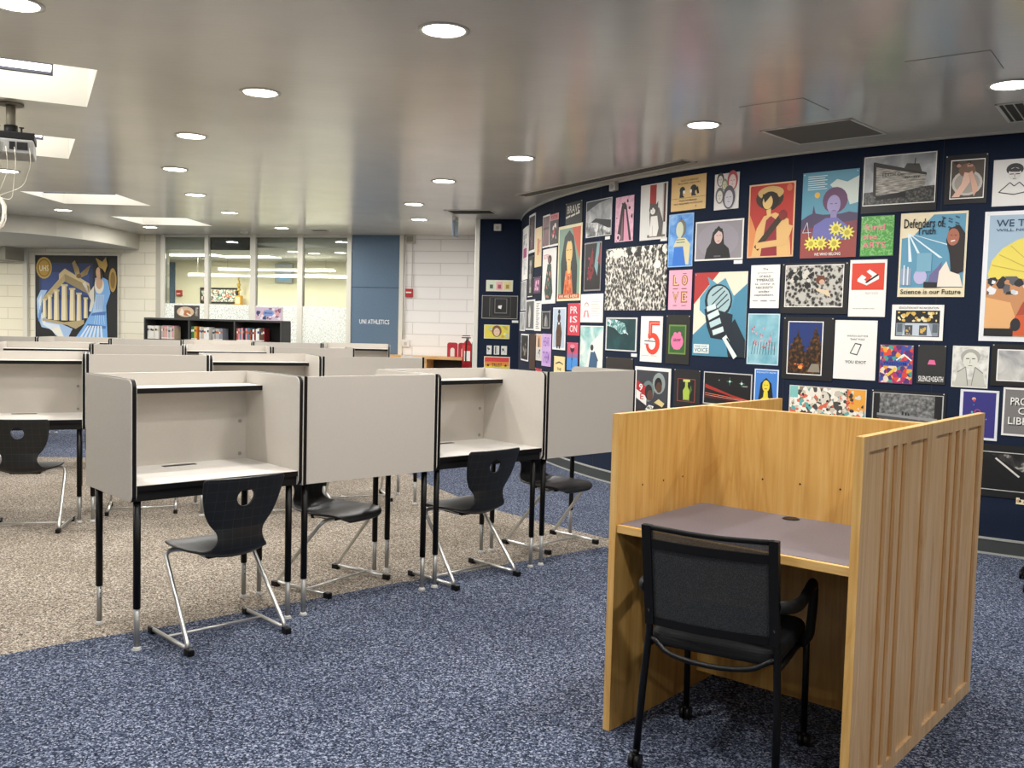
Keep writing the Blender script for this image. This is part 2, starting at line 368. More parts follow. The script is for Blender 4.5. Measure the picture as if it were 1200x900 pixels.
for lx, ly in ((-10.2, 15.0), (-10.6, 13.4), (-9.3, 14.0)):  # unseen downlights added to brighten the dark soffit area
    t = thing('recessed_downlight', 'round downlight under the low soffit beyond the left edge', 'ceiling light', (lx, ly, 2.655), 0, 'downlights under the soffit')
    g = MB(); g.cyl((0, 0, -.006), (0, 0, 0), .1, lm, 24); g.build('lens', t)
    g = MB(); g.cyl((0, 0, -.004), (0, 0, 0), .125, 'white_trim', 24); g.build('trim_ring', t)
    ld = bpy.data.lights.new('soffit_glow', 'AREA'); ld.shape = 'DISK'; ld.size = .19; ld.energy = LAMP_W * 2; ld.color = (1, .965, .88)
    lo = bpy.data.objects.new('soffit_glow', ld); COL.objects.link(lo); lo.location = (lx, ly, 2.64)
for u in (-1.5, 1.5):
    ld = bpy.data.lights.new('back_room_light', 'AREA'); ld.size = 1.2; ld.energy = 85; ld.color = (1, .96, .85)
    lo = bpy.data.objects.new('back_room_light', ld); COL.objects.link(lo); x, y = far(u, 2.3); lo.location = (x, y, 2.71)
# drum wall
def arc(s0, s1, step=.25): 
    n = max(2, int((s1 - s0) / step)); return [s0 + (s1 - s0) * i / n for i in range(n + 1)]
g = MB(); A = arc(-4.0, 14.2)
for i, (a, b_) in enumerate(zip(A, A[1:])):
    p, q = cyl_pt(a), cyl_pt(b_); g.face([(p[0], p[1], 0), (q[0], q[1], 0), (q[0], q[1], CEIL), (p[0], p[1], CEIL)], 'navy')
bmesh.ops.remove_doubles(g.b, verts=g.b.verts[:], dist=1e-5)
for f_ in g.b.faces: f_.smooth = True
g.build('wall_right', kind='structure')
g = MB()
for a, b_ in zip(A, A[1:]):
    def strip(z0, z1, off, m_, offb=.0):
        p, q = cyl_pt(a, off), cyl_pt(b_, off); r_, t_ = cyl_pt(a, 0), cyl_pt(b_, 0)
        g.face([(p[0], p[1], z0), (q[0], q[1], z0), (q[0], q[1], z1), (p[0], p[1], z1)], m_)
        g.face([(p[0], p[1], z1), (q[0], q[1], z1), (t_[0], t_[1], z1), (r_[0], r_[1], z1)], m_)
    strip(.012, .112, .012, 'rubber'); strip(.104, .118, .016, 'trim_line'); strip(0, .014, .016, 'trim_line')
g.build('baseboard_right', kind='structure')
g = MB()
for a, b_ in zip(A, A[1:]):
    p, q = cyl_pt(a, .014), cyl_pt(b_, .014); r_, t_ = cyl_pt(a, 0), cyl_pt(b_, 0)
    g.face([(p[0], p[1], CEIL - .016), (q[0], q[1], CEIL - .016), (q[0], q[1], CEIL), (p[0], p[1], CEIL)], 'white_trim')
    g.face([(p[0], p[1], CEIL - .016), (q[0], q[1], CEIL - .016), (t_[0], t_[1], CEIL - .016), (r_[0], r_[1], CEIL - .016)], 'white_trim')
g.build('trim_13', kind='structure')
g = MB()
for s_ in (1.1, 2.25, 3.4, 4.57, 5.735, 6.869, 8.0):
    a, b_ = cyl_pt(s_ - .003, .001), cyl_pt(s_ + .003, .001); g.face([(*a, .12), (*b_, .12), (*b_, CEIL - .02), (*a, CEIL - .02)], '#070d1a')
g.build('trim_14', kind='structure')
# flat navy return wall and its cream end post
NA = Vector((-.535, 12.77)); NB = Vector((.076, 12.63)); NU = (NB - NA).normalized(); NYAW = math.atan2(NU.y, NU.x)
g = MB(); g.box(.055, .72, 0, .12, 0, CEIL, 'navy'); g.build('wall_return', loc=(NA.x, NA.y, 0), rz=NYAW, kind='structure')
g = MB(); g.box(0, .06, -.01, .16, 0, CEIL, 'white_trim', .004); g.build('trim_15', loc=(NA.x, NA.y, 0), rz=NYAW, kind='structure')
g = MB()
e0 = NA + Vector((0.03, .14)); e1 = Vector(far(5.55))
d_ = e1 - e0; g.box(0, d_.length, -.04, .04, 0, CEIL, 'brick_white'); g.build('wall_side', loc=(e0.x, e0.y, 0), rz=math.atan2(d_.y, d_.x), kind='structure')
# outer walls
g = MB(); g.box(X0, X1, Y0 - .1, Y0, 0, 3.7, 'brick_cream'); g.build('wall_back', kind='structure')
g = MB(); g.box(X0 - .1, X0, Y0, Y1, 0, 3.7, 'brick_cream'); g.build('wall_left', kind='structure')
g = MB(); g.box(X1, X1 + .1, Y0, Y1, 0, 3.7, 'brick_cream'); g.build('wall_right', kind='structure')
g = MB(); g.box(X0, X1, Y1, Y1 + .1, 0, 3.7, 'brick_cream'); g.build('wall_far', kind='structure')
# dropped soffit on the left with a curved edge
sf = [(-6.46, 15.83), (-6.53, 15.2), (-6.62, 14.6), (-6.80, 14.15), (-7.06, 13.8), (-7.5, 13.45), (-8.4, 13.0), (-9.6, 12.7), (-12.45, 12.5)]
sp = [far(-.9, .02)] + sf + [(-12.45, 17.9)]
sp[0] = (-6.50, far(-.52)[1] + .1); 
g = MB(); g.prism([(x, y) for x, y in sp], 2.655, CEIL, 2, 'soffit'); g.build('ceiling', kind='structure')
g = MB(); g.box(-5.9, -2.80, -.5, -.02, 2.43, 2.66, '#a5a294'); g.build('trim_16', loc=(FA.x, FA.y, 0), rz=FYAW, kind='structure')
g = MB(); g.box(-2.83, -2.74, -.06, 0, 0, 2.655, 'white_trim'); g.build('trim_17', loc=(FA.x, FA.y, 0), rz=FYAW, kind='structure')
g = MB(); g.box(-.17, -.07, -.025, .0, 0, CEIL, '#b5b1a2'); g.build('trim_18', loc=(FA.x, FA.y, 0), rz=FYAW, kind='structure')
# ------------------------------------------------------------------ downlights
dl_m = mat('#fffaf0', .5, emit=14)
spots = [(-.371, 4.647), (-1.61, 5.991), (-2.538, 7.459), (-3.26, 9.133), (-3.68, 10.971), (-3.81, 12.714), (-3.586, 14.631), (-.724, 9.449), (-1.213, 11.312), (-1.316, 12.949), (.023, 8.058), (1.262, 6.591), (2.728, 5.363), (-2.309, 4.42), (-5.065, 9.517), (-6.121, 12.924), (-5.755, 15.042),
         (1.0, 3.4), (-3.9, 5.9), (-.9, 2.6), (3.6, 3.6), (-4.6, 3.2), (1.4, 1.0), (-1.6, .2), (-6.6, 5.6), (4.6, 1.2), (-6.9, 8.6), (-3.6, -1.2), (.6, -1.8), (4.0, -2.0), (-7.2, 1.4), (7.6, 2.8)]  # this row: unseen downlights added to light the room around the camera
names = ['round downlight overhead at the top centre of the view', 'round downlight second in the diagonal line, left of the top centre one', 'round downlight third in the diagonal line toward the windows', 'round downlight fourth in the diagonal line, just below the third', 'round downlight fifth in the diagonal line toward the windows', 'round downlight sixth in the diagonal line, above the window wall', 'small round downlight nearest the third window pane',
         'round downlight above the middle aisle, before the hanging sign', 'round downlight above the blue-grey panel, nearer of the pair', 'round downlight above the blue-grey panel, farther of the pair', 'round downlight left of the long slot diffuser by the poster wall', 'round downlight above the microphone poster', 'round downlight beside the small dark vent at the right edge', 'round downlight cut by the top left corner of the view', 'round downlight below the ceiling projector', 'round downlight above the mural by the soffit', 'small round downlight between the mural and the windows']
d0 = None
def mk_down():
    t = thing('recessed_downlight', names[0], 'ceiling light', (*spots[0], CEIL), 0, 'recessed downlights')
    g = MB(); n = 32
    pr = [(.125, 0), (.125, -.006), (.108, -.008), (.098, -.002), (.092, .012)]
    rings = [[g.b.verts.new((r_ * math.cos(2 * math.pi * k / n), r_ * math.sin(2 * math.pi * k / n), z_)) for k in range(n)] for r_, z_ in pr]
    i = g.mi('white_trim')
    for A_, B_ in zip(rings, rings[1:]):
        for k in range(n): f_ = g.b.faces.new((A_[k], A_[(k + 1) % n], B_[(k + 1) % n], B_[k])); f_.material_index = i; f_.smooth = True
    g.build('trim_ring', t)
    g = MB(); g.cyl((0, 0, -.006), (0, 0, -.002), .1, dl_m, 32); g.build('lens', t)
    return t
d0 = mk_down()
for i, (x, y) in enumerate(spots):
    if i:
        dup(d0, (x, y, CEIL), 0, names[i] if i < len(names) else 'round downlight over the part of the room behind the viewer', 'recessed downlights' if i < len(names) else 'recessed downlights behind the viewer')
    ld = bpy.data.lights.new('downlight_glow', 'AREA'); ld.shape = 'DISK'; ld.size = .19; ld.energy = LAMP_W; ld.color = (1, .97, .93); ld.spread = math.pi
    lo = bpy.data.objects.new('downlight_glow', ld); COL.objects.link(lo); lo.location = (x, y, CEIL - .012)
# ------------------------------------------------------------------ grey study carrels
GW, GD, GT, GB, GK = .847, .5832, 1.2238, .679, .754
def rrect(x0, x1, y0, y1, r, corners, n=6):
    # corners: set of 'bl','br','tr','tl' rounded
    out = []
    for key, cx, cy, a0 in (('bl', x0, y0, 180), ('br', x1, y0, 270), ('tr', x1, y1, 0), ('tl', x0, y1, 90)):
        if key in corners:
            ox = cx + (r if cx == x0 else -r); oy = cy + (r if cy == y0 else -r)
            for k in range(n + 1):
                a = R(a0 + 90 * k / n); out.append((ox + r * math.cos(a), oy + r * math.sin(a)))
        else: out.append((cx, cy))
    return out
def make_carrel(label):
    t = thing('study_carrel', label, 'study carrel', group='grey study carrels')
    th = .024
    for s in (-1, 1):
        g = MB(); x0, x1 = sorted((s * (GW / 2 - .0005), s * (GW / 2 - th)))
        poly = rrect(0.0, GD, GB, GT, .035, {'bl', 'tl'})
        fa, fb = g.prism(poly, x0 + .0025, x1 - .0025, 0, 'laminate', 'black')
        # slim light face sheets with eased rims either side of the black edging
        ins = rrect(.003, GD - .003, GB + .003, GT - .003, .033, {'bl', 'tl'})
        g.prism(ins, x0, x0 + .0026, 0, 'laminate', 'white_edge'); g.prism(ins, x1 - .0026, x1, 0, 'laminate', 'white_edge')
        g.build('side_panel', t)
    xi = GW / 2 - th
    g = MB(); g.box(-xi, xi, GD - .024, GD - .002, GB + .004, GT - .002, 'laminate'); 
    for sx in (-1, 1):
        for z in (.78, .955): g.cyl((sx * (xi - .035), GD - .026, z), (sx * (xi - .035), GD - .022, z), .0105, '#8d8983', 12)
    g.build('back_panel', t)
    g = MB(); g.box(-xi, xi, .008, GD - .024, GK - .026, GK, 'laminate_light'); g.box(-xi, xi, .003, .008, GK - .026, GK - .002, 'black')
    g.box(-.085, .085, GD - .115, GD - .078, GK, GK + .002, 'black'); g.build('work_surface', t)
    g = MB(); g.box(-xi, xi, .02, .045, GB + .002, GK - .027, 'black_matte'); g.box(-xi, xi, GD - .06, GD - .035, GB + .012, GK - .027, 'black_matte')
    for s in (-1, 1): g.box(min(s * xi, s * (xi - .02)), max(s * xi, s * (xi - .02)), .045, GD - .06, GB + .012, GK - .027, 'black_matte')
    g.build('apron_frame', t)
    g = MB(); g.box(-xi, xi, .383, GD - .024, 1.134, 1.158, 'laminate_light'); g.box(-xi, xi, .378, .383, 1.131, 1.156, 'black'); g.build('shelf', t)
    for sx in (-1, 1):
        for y in (.055, GD - .055):
            x = sx * (GW / 2 - .045)
            g = MB(); g.cyl((x, y, .19), (x, y, GK - .03), .0165, 'black', 14); lg = g.build('leg', t)
            g = MB(); g.cyl((x, y, .012), (x, y, .2), .0125, 'steel_leg', 12); g.cyl((x, y, 0), (x, y, .006), .02, 'glide', 14); g.cyl((x, y, .006), (x, y, .016), .019, 'glide', 14, .013)
            for z in (.13, .155, .18):
                if y > .3: g.cyl((x, y - .0131, z), (x, y - .0122, z), .003, 'black', 8)
            g.build('leg_extension', lg, label='steel height-adjusting leg extension')
    return t
rows = [((-1.6561, 4.1223), .7435, [0, 1, 2, 3]), ((-3.0471, 6.7675), .4146, [-1, 0, 1, 2]), ((-4.0651, 9.1487), .3261, [-2, -1, 0, 1, 2]), ((-4.914, 11.5724), .1325, [-2, -1, 0, 1, 2, 3])]
closed = [{1, 3}, {0, 2}, {-2, 0, 2}, {-2, 0, 2}]
labs = {(0, 0): 'front-row grey carrel at the left end, open side showing shelf and left panel', (0, 1): 'front-row grey carrel with blank back, left one of the two blank backs', (0, 2): 'front-row grey carrel, open between the two blank-backed carrels', (0, 3): 'front-row grey carrel with blank back, right end beside the wooden carrel', (1, -1): 'second-row grey carrel open toward the viewer, cut by the left photo edge', (1, 0): 'second-row grey carrel, blank panel just above the nearest open carrel', (1, 1): 'second-row grey carrel, open side with shelf edge peeping over the front row', (1, 2): 'second-row grey carrel with blank back at the right end of its row', (2, -2): 'third-row grey carrel mostly cut off at the left edge', (2, -1): 'third-row grey carrel, open, its black shelf edge below the mural', (2, 0): 'third-row grey carrel with blank back, right below the mural corner', (2, 1): 'third-row grey carrel, open, below the middle of the bookcase', (2, 2): 'third-row grey carrel with blank back at the right end of its row', (3, -2): 'farthest-row grey carrel at the left edge, under the mural left side', (3, -1): 'farthest-row grey carrel, open, under the right part of the mural', (3, 0): 'farthest-row grey carrel, blank back, under the left end of the bookcase', (3, 1): 'farthest-row grey carrel, open, under the middle bay of the bookcase', (3, 2): 'farthest-row grey carrel, blank back, under the right end of the bookcase', (3, 3): 'farthest-row grey carrel at the right end, open, before the blue-grey panel'}
c0 = None
for ri, (o, yw, idx) in enumerate(rows):
    for k in idx:
        u = (k + .5) * GW; c_, s_ = math.cos(yw), math.sin(yw); rz = yw; p = (o[0] + u * c_, o[1] + u * s_)
        if k in closed[ri]:
            p = (p[0] - GD * s_, p[1] + GD * c_); rz = yw + math.pi
        if c0 is None: c0 = make_carrel(labs[(ri, k)]); c0.location = (*p, 0); c0.rotation_euler.z = rz
        else: dup(c0, (*p, 0), rz, labs[(ri, k)])
# ------------------------------------------------------------------ black shell chairs on chrome Z frames
m, nt, b = nmat('black_grid_plastic', .42, spec=.45)
c = coords(nt); sp_ = nt.nodes.new('ShaderNodeSeparateXYZ'); nt.links.new(c, sp_.inputs[0])
fr_ = []
for ax_, sc in ((0, 22.0), (2, 22.0), (1, 22.0)):
    a = N(nt, 'ShaderNodeMath', operation='MULTIPLY'); a.inputs[1].default_value = sc; nt.links.new(sp_.outputs[ax_], a.inputs[0])
    f_ = N(nt, 'ShaderNodeMath', operation='FRACT'); nt.links.new(a.outputs[0], f_.inputs[0])
    l_ = N(nt, 'ShaderNodeMath', operation='LESS_THAN'); l_.inputs[1].default_value = .045; nt.links.new(f_.outputs[0], l_.inputs[0]); fr_.append(l_.outputs[0])
mx1 = N(nt, 'ShaderNodeMath', operation='MAXIMUM'); nt.links.new(fr_[0], mx1.inputs[0]); nt.links.new(fr_[1], mx1.inputs[1])
nt.links.new(mixc(nt, mx1.outputs[0], '#17191a', '#2e3132'), b.inputs['Base Color'])
n = N(nt, 'ShaderNodeTexNoise', Scale=900.0); nt.links.new(c, n.inputs['Vector']); bump(nt, b, n.outputs[0], .15, .0006)
M['shell'] = m
prof = [(.215, .405, .10), (.224, .418, .14), (.212, .434, .168), (.17, .446, .193), (.10, .448, .206), (.02, .440, .207), (-.05, .426, .201), (-.10, .418, .188), (-.145, .414, .168), (-.180, .422, .146), (-.202, .442, .127), (-.212, .470, .114), (-.216, .50, .111), (-.217, .525, .117), (-.216, .55, .131), (-.222, .58, .150), (-.229, .61, .167), (-.237, .64, .178), (-.248, .68, .188), (-.26, .72, .195), (-.272, .76, .199), (-.278, .778, .199), (-.282, .789, .188)]
def make_chair(label):
    t = thing('shell_chair', label, 'chair', group='black shell chairs at the grey carrels')
    g = MB()
    # dense profile
    P = []
    for i in range(len(prof) - 1):
        p0 = prof[max(i - 1, 0)]; p1 = prof[i]; p2 = prof[i + 1]; p3 = prof[min(i + 2, len(prof) - 1)]
        for k in range(3):
            u = k / 3; P.append(tuple(.5 * (2 * b_ + (c_ - a_) * u + (2 * a_ - 5 * b_ + 4 * c_ - d_) * u * u + (3 * b_ - a_ - 3 * c_ + d_) * u ** 3) for a_, b_, c_, d_ in zip(p0, p1, p2, p3)))
    P.append(prof[-1]); nv = 28; grid = []
    for i, (y, z, hw) in enumerate(P):
        row = []; f = min(1, max(0, (z - .45) / .12)) if y < -.1 else 0
        for k in range(nv + 1):
            a = -1 + 2 * k / nv; a = math.sin(a * math.pi / 2) * .35 + a * .65
            q = abs(a) ** 2.2
            row.append(g.b.verts.new((a * hw, y + f * .03 * q + 0.0 * q, z + (1 - f) * q * (.026 if y < -.12 else .026 * max(0, (.02 - y) / .14) - .010 * min(1, max(0, (y + .02) / .12))) - (0.012 * (1 - q) * (1 - f) if y > -.15 else 0))))
        grid.append(row)
    i0 = g.mi('shell')
    for r0, r1 in zip(grid, grid[1:]):
        for k in range(nv):
            f_ = g.b.faces.new((r0[k], r0[k + 1], r1[k + 1], r1[k])); f_.smooth = True; f_.material_index = i0
    sh = g.build('seat_shell', t)
    md = sh.modifiers.new('thickness', 'SOLIDIFY'); md.thickness = .011; md.offset = 0
    md = sh.modifiers.new('smooth', 'SUBSURF'); md.levels = 1; md.render_levels = 1
    cb = MB(); n = 32
    A_ = [cb.b.verts.new((.042 * math.cos(2 * math.pi * k / n), -.32, .694 + .041 * math.sin(2 * math.pi * k / n))) for k in range(n)]
    B_ = [cb.b.verts.new((v.co.x, -.18, v.co.z)) for v in A_]
    cb.b.faces.new(A_); cb.b.faces.new(B_[::-1]); cb.mats.append(M['shell'])
    for k in range(n): cb.b.faces.new((A_[k], B_[k], B_[(k + 1) % n], A_[(k + 1) % n]))
    cut = cb.build('hole_cutter')
    md = sh.modifiers.new('hand_hole', 'BOOLEAN'); md.operation = 'DIFFERENCE'; md.object = cut; md.solver = 'EXACT'
    dg = bpy.context.evaluated_depsgraph_get(); dg.update()
    me = bpy.data.meshes.new_from_object(sh.evaluated_get(dg)); sh.modifiers.clear(); sh.data = me
    bpy.data.objects.remove(cut)
    for p_ in sh.data.polygons: p_.use_smooth = abs(p_.normal.y) > .01 or p_.center.z < .6
    g = MB(); g.cyl((0, -.226, .645), (0, -.241, .645), .005, 'chrome', 10); g.build('rivet', t, label='small chrome rivet below the handle hole')
    for s in (-1, 1):
        g = MB(); g.tube([(s * .09, -.06, .396), (s * .09, .10, .402), (s * .215, .12, .408), (s * .243, -.205, .024), (s * .243, .20, .022)], .0105, 'chrome', 12, .045)
        fr = g.build('side_frame', t, label='chrome tube side frame')
        g = MB(); g.box(s * .243 - .015, s * .243 + .015, -.232, -.185, 0, .03, 'black', .004); g.build('foot_cap', fr)
        g = MB(); g.box(s * .243 - .014, s * .243 + .014, .17, .215, 0, .032, 'black', .005); g.build('foot_cap', fr)
    g = MB(); g.cyl((-.243, .03, .024), (.243, .03, .024), .0065, 'chrome', 10); g.build('crossbar', t, label='thin chrome crossbar')
    g = MB(); g.box(-.10, .10, -.09, .11, .390, .412, 'black_matte', .004); g.build('seat_support', t)
    return t
chairs = [((-1.372, 4.456), 133.5, 'nearest black shell chair, its back to the viewer at the leftmost open front carrel'), ((-0.262, 5.608), 134.5, 'black shell chair with its back to the viewer at the second open front carrel'), ((-1.0, 5.377), -33, 'black shell chair facing the viewer under the left blank-backed front carrel'), ((0.302, 6.5), -45, 'black shell chair facing the viewer, right one, nearest the wooden carrel'), ((-3.375, 6.60), 102, 'black shell chair with its back to the viewer at the far left edge'), ((-2.85, 7.31), -71, 'black shell chair seen under the nearest carrel, only chrome feet and crossbar showing'), ((-1.29, 8.02), -70, 'black shell chair mostly hidden behind the left blank back, one foot showing'), ((-1.8, 7.27), 113, 'black shell chair of the second row, crossbar seen behind the nearest chair')]
ch0 = make_chair(chairs[0][2])
for i, (p, hd, lb) in enumerate(chairs):
    if i == 0: ch0.location = (*p, 0); ch0.rotation_euler.z = R(hd - 90)
    else: dup(ch0, (*p, 0), R(hd - 90), lb)
# ------------------------------------------------------------------ oak study carrels, back to back
WW, WD, WT, WK = .9225, .678, 1.189, .779
def make_oak(label, D, bars):
    t = thing('wooden_study_carrel', label, 'study carrel', group='oak study carrels back to back')
    for s in (-1, 1):
        g = MB()
        xo = s * WW / 2; xi_ = s * (WW / 2 - .028); xr = s * (WW / 2 - .013)
        # core plate; inside face golden, front lipping
        g.box(min(xi_, xr), max(xi_, xr), .004, D, 0, WT - .004, 'oak')
        g.box(min(xi_, xo), max(xi_, xo), 0, .005, 0, WT, 'oak_edge'); g.box(min(xi_, xo), max(xi_, xo), .004, D, WT - .005, WT, 'oak_edge')
        g.box(min(xr, xr + s * .0008), max(xr, xr + s * .0008), .02, D - .02, .03, WT - .03, 'oak_pale')
        ys = [.005] + [q for br in bars for q in br] + [D]
        for a, b_ in zip(ys[::2], ys[1::2]):
            g.box(min(xr, xo), max(xr, xo), a, b_, .05, 1.14, 'oak_pale')
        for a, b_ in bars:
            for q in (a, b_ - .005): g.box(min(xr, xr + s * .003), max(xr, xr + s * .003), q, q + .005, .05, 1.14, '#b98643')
        g.box(min(xr, xo), max(xr, xo), .005, D, 0, .05, 'oak_pale'); g.box(min(xr, xo), max(xr, xo), .005, D, 1.14, WT - .005, 'oak_pale')
        for y in (.176, .329, .478):
            g.cyl((xi_, y, .909), (xi_ - s * .0006, y, .909), .004, '#2a1c0e', 10)
        g.build('side_panel', t)
    xi_ = WW / 2 - .028
    g = MB(); g.box(-xi_, xi_, D - .022, D, .06, WT - .004, 'oak'); g.box(-xi_, xi_, D - .022, D, WT - .004, WT, 'oak_edge_x')
    for x in (-.17, -.013, .147): g.cyl((x, D - .0226, .911), (x, D - .022, .911), .004, '#2a1c0e', 10)
    g.build('back_panel', t)
    g = MB(); g.box(-xi_, xi_, .026, D - .022, WK - .03, WK, 'desk_grey'); g.box(-xi_, xi_, .008, .026, WK - .031, WK - .001, 'oak_edge_x', .002); ws = g.build('work_surface', t)
    g = MB(); n = 28
    for r0_, r1_, z0_, z1_ in ((.034, .027, WK + .0005, WK + .004),):
        A_ = [g.b.verts.new((-.021 + r0_ * math.cos(2 * math.pi * k / n), D - .075 + r0_ * math.sin(2 * math.pi * k / n), z0_)) for k in range(n)]
        B_ = [g.b.verts.new((-.021 + r1_ * math.cos(2 * math.pi * k / n), D - .075 + r1_ * math.sin(2 * math.pi * k / n), z1_)) for k in range(n)]
        C_ = [g.b.verts.new((-.021 + .021 * math.cos(2 * math.pi * k / n), D - .075 + .021 * math.sin(2 * math.pi * k / n), z1_ - .001)) for k in range(n)]
        i = g.mi('black')
        for P_, Q_ in ((A_, B_), (B_, C_)):
            for k in range(n): g.b.faces.new((P_[k], P_[(k + 1) % n], Q_[(k + 1) % n], Q_[k])).material_index = i
        g.b.faces.new(C_).material_index = i
    g.build('cable_grommet', ws, label='round black cable grommet')
    return t
wo = (.3737, 3.4764); wy = -.699
def wl(u, v): return (wo[0] + u * math.cos(wy) - v * math.sin(wy), wo[1] + u * math.sin(wy) + v * math.cos(wy))
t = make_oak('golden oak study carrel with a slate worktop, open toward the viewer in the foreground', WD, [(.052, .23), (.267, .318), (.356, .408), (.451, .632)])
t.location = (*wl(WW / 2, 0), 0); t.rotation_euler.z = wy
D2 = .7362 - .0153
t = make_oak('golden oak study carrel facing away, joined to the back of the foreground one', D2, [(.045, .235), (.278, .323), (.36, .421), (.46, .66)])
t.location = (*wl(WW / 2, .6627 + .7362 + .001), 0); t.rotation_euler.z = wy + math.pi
# ------------------------------------------------------------------ mesh-back task chair
def task_chair(label, detail=True):
    t = thing('mesh_armchair', label, 'chair')
    ch = 'black'
    mm = bpy.data.materials.get('black_mesh_cloth')
    if not mm:
        mm, nt, b = nmat('black_mesh_cloth', .7, spec=.3); c = coords(nt)
        v = N(nt, 'ShaderNodeTexVoronoi', Scale=330.0); nt.links.new(c, v.inputs['Vector'])
        nt.links.new(ramp(nt, v.outputs['Distance'], [(.2, '#1b1d1f'), (.7, '#3e4144')]), b.inputs['Base Color'])
        tr = nt.nodes.new('ShaderNodeBsdfTransparent'); mx_ = nt.nodes.new('ShaderNodeMixShader'); mx_.inputs[0].default_value = .92
        o_ = nt.nodes['Material Output']; nt.links.new(tr.outputs[0], mx_.inputs[1]); nt.links.new(b.outputs[0], mx_.inputs[2]); nt.links.new(mx_.outputs[0], o_.inputs[0])
    hw = .211
    def by(z): return -.235 - (z - .5) * .19     # lean of the back
    for s in (-1, 1):
        g = MB(); g.tube([(s * .236, -.262, .06), (s * .228, -.238, .30), (s * .217, -.225, .47), (s * (hw), by(.56), .56)], .0125, ch, 14)
        lg = g.build('leg', t, label='black tubular rear leg')
        caster(lg, s * .237, -.266)
        g = MB(); g.tube([(s * .222, .225, .06), (s * .222, .215, .30), (s * .222, .20, .425)], .012, ch, 14); lg = g.build('leg', t, label='black tubular front leg')
        caster(lg, s * .224, .225)
        g = MB(); g.prism([(by(.5) - .012, .5), (by(.5) + .012, .5), (by(.853) + .014, .853), (by(.853) - .012, .853)], s * hw - .015, s * hw + .015, 0, 'black_matte'); g.build('back_post', t)
        g = MB(); g.tube([(s * .220, by(.64), .632), (s * .255, -.21, .626), (s * .266, -.13, .622), (s * .268, -.05, .640), (s * .268, .02, .652), (s * .268, .055, .64), (s * .266, .065, .58), (s * .258, .07, .46), (s * .232, .08, .425)], (.016, .022), 'black_matte', 12, .03, (1, 0, 0)); g.build('armrest', t)
    g = MB(); g.tube([(-hw, by(.85), .846), (0, by(.85) - .02, .84), (hw, by(.85), .846)], (.008, .011), 'black_matte', 10, .2); g.build('top_rail', t)
    g = MB(); n = 12
    for i in range(n):
        a, b_ = -hw + 2 * hw * i / n, -hw + 2 * hw * (i + 1) / n
        def yy(x, z): return by(z) - .022 * (1 - (x / hw) ** 2)
        for z0_, z1_, m_ in ((.775, .805, 'black_matte'),):
            for e in (-.006, .006):
                g.face([(a, yy(a, z0_) + e, z0_), (b_, yy(b_, z0_) + e, z0_), (b_, yy(b_, z1_) + e, z1_), (a, yy(a, z1_) + e, z1_)], m_)
            for zz in (z0_, z1_): g.face([(a, yy(a, zz) - .006, zz), (b_, yy(b_, zz) - .006, zz), (b_, yy(b_, zz) + .006, zz), (a, yy(a, zz) + .006, zz)], m_)
    g.build('back_rail', t)
    g = MB(); zs = [.52, .56, .60, .64, .68, .72, .76, .80, .845]
    V = [[g.b.verts.new((-hw + 2 * hw * i / n, yy(-hw + 2 * hw * i / n, z), z)) for i in range(n + 1)] for z in zs]; im = g.mi(mm)
    for A_, B_ in zip(V, V[1:]):
        for k in range(n): f_ = g.b.faces.new((A_[k], A_[k + 1], B_[k + 1], B_[k])); f_.material_index = im; f_.smooth = True
    g.build('mesh_back', t, label='taut black mesh back')
    g = MB()
    for i in range(n):
        a, b_ = -hw + 2 * hw * i / n, -hw + 2 * hw * (i + 1) / n
        for e in (-.005, .005): g.face([(a, yy(a, .5) + e, .50), (b_, yy(b_, .5) + e, .50), (b_, yy(b_, .53) + e, .53), (a, yy(a, .53) + e, .53)], 'black_matte')
    g.build('lower_hem', t)
    g = MB(); g.prism(rrect(-.222, .222, -.235, .235, .07, {'bl', 'br', 'tl', 'tr'}, 8), .425, .475, 2, fabric_black)
    s_ = g.build('seat', t); md = s_.modifiers.new('soft', 'BEVEL'); md.width = .018; md.segments = 3; md.limit_method = 'ANGLE'
    g = MB(); g.tube([(-.218, -.226, .455), (-.19, -.23, .44)] + [(.17 * math.sin(R(a)), -.232 - .03 * math.cos(R(a)), .432 - .03 * math.cos(R(a))) for a in range(-80, 81, 16)] + [(.19, -.23, .44), (.218, -.226, .455)], .009, ch, 12); g.build('rear_rail', t)
    g = MB(); g.tube([(-.222, -.225, .42), (-.222, .2, .42)], .010, ch, 10); g.tube([(.222, -.225, .42), (.222, .2, .42)], .010, ch, 10); g.tube([(-.222, .2, .42), (.222, .2, .42)], .010, ch, 10); g.build('seat_frame', t)
    return t
def caster(par, x, y):
    g = MB()
    for e in (-.011, .011):
        g.cyl((x + e - .008, y, .025), (x + e + .008, y, .025), .025, 'black', 20); g.cyl((x + e - .009, y, .025), (x + e + .009, y, .025), .009, '#3c3c3e', 12)
    g.box(x - .006, x + .006, y - .012, y + .022, .02, .052, 'black_matte', .003); g.cyl((x, y, .048), (x, y, .066), .010, 'black', 12)
    g.build('caster', par)
M['fabric_black'] = fabric('black_seat_cloth', '#0c0d0f', '#191a1d', 500); fabric_black = M['fabric_black']
t = task_chair('black mesh-back armchair on castors pulled up to the wooden carrel'); t.location = (.792, 3.288, 0); t.rotation_euler.z = R(61 - 90)
t = thing('swivel_chair', 'black five-star swivel chair at the right photo edge, only its wheels showing', 'chair')
for k in range(5):
    a = R(72 * k + 36); ca, sa = math.cos(a), math.sin(a)
    g = MB(); g.tube([(.03 * ca, .03 * sa, .10), (.18 * ca, .18 * sa, .085), (.31 * ca, .31 * sa, .068)], .014, 'black', 10); sp5 = g.build('base_arm', t)
    caster(sp5, .315 * ca, .315 * sa)
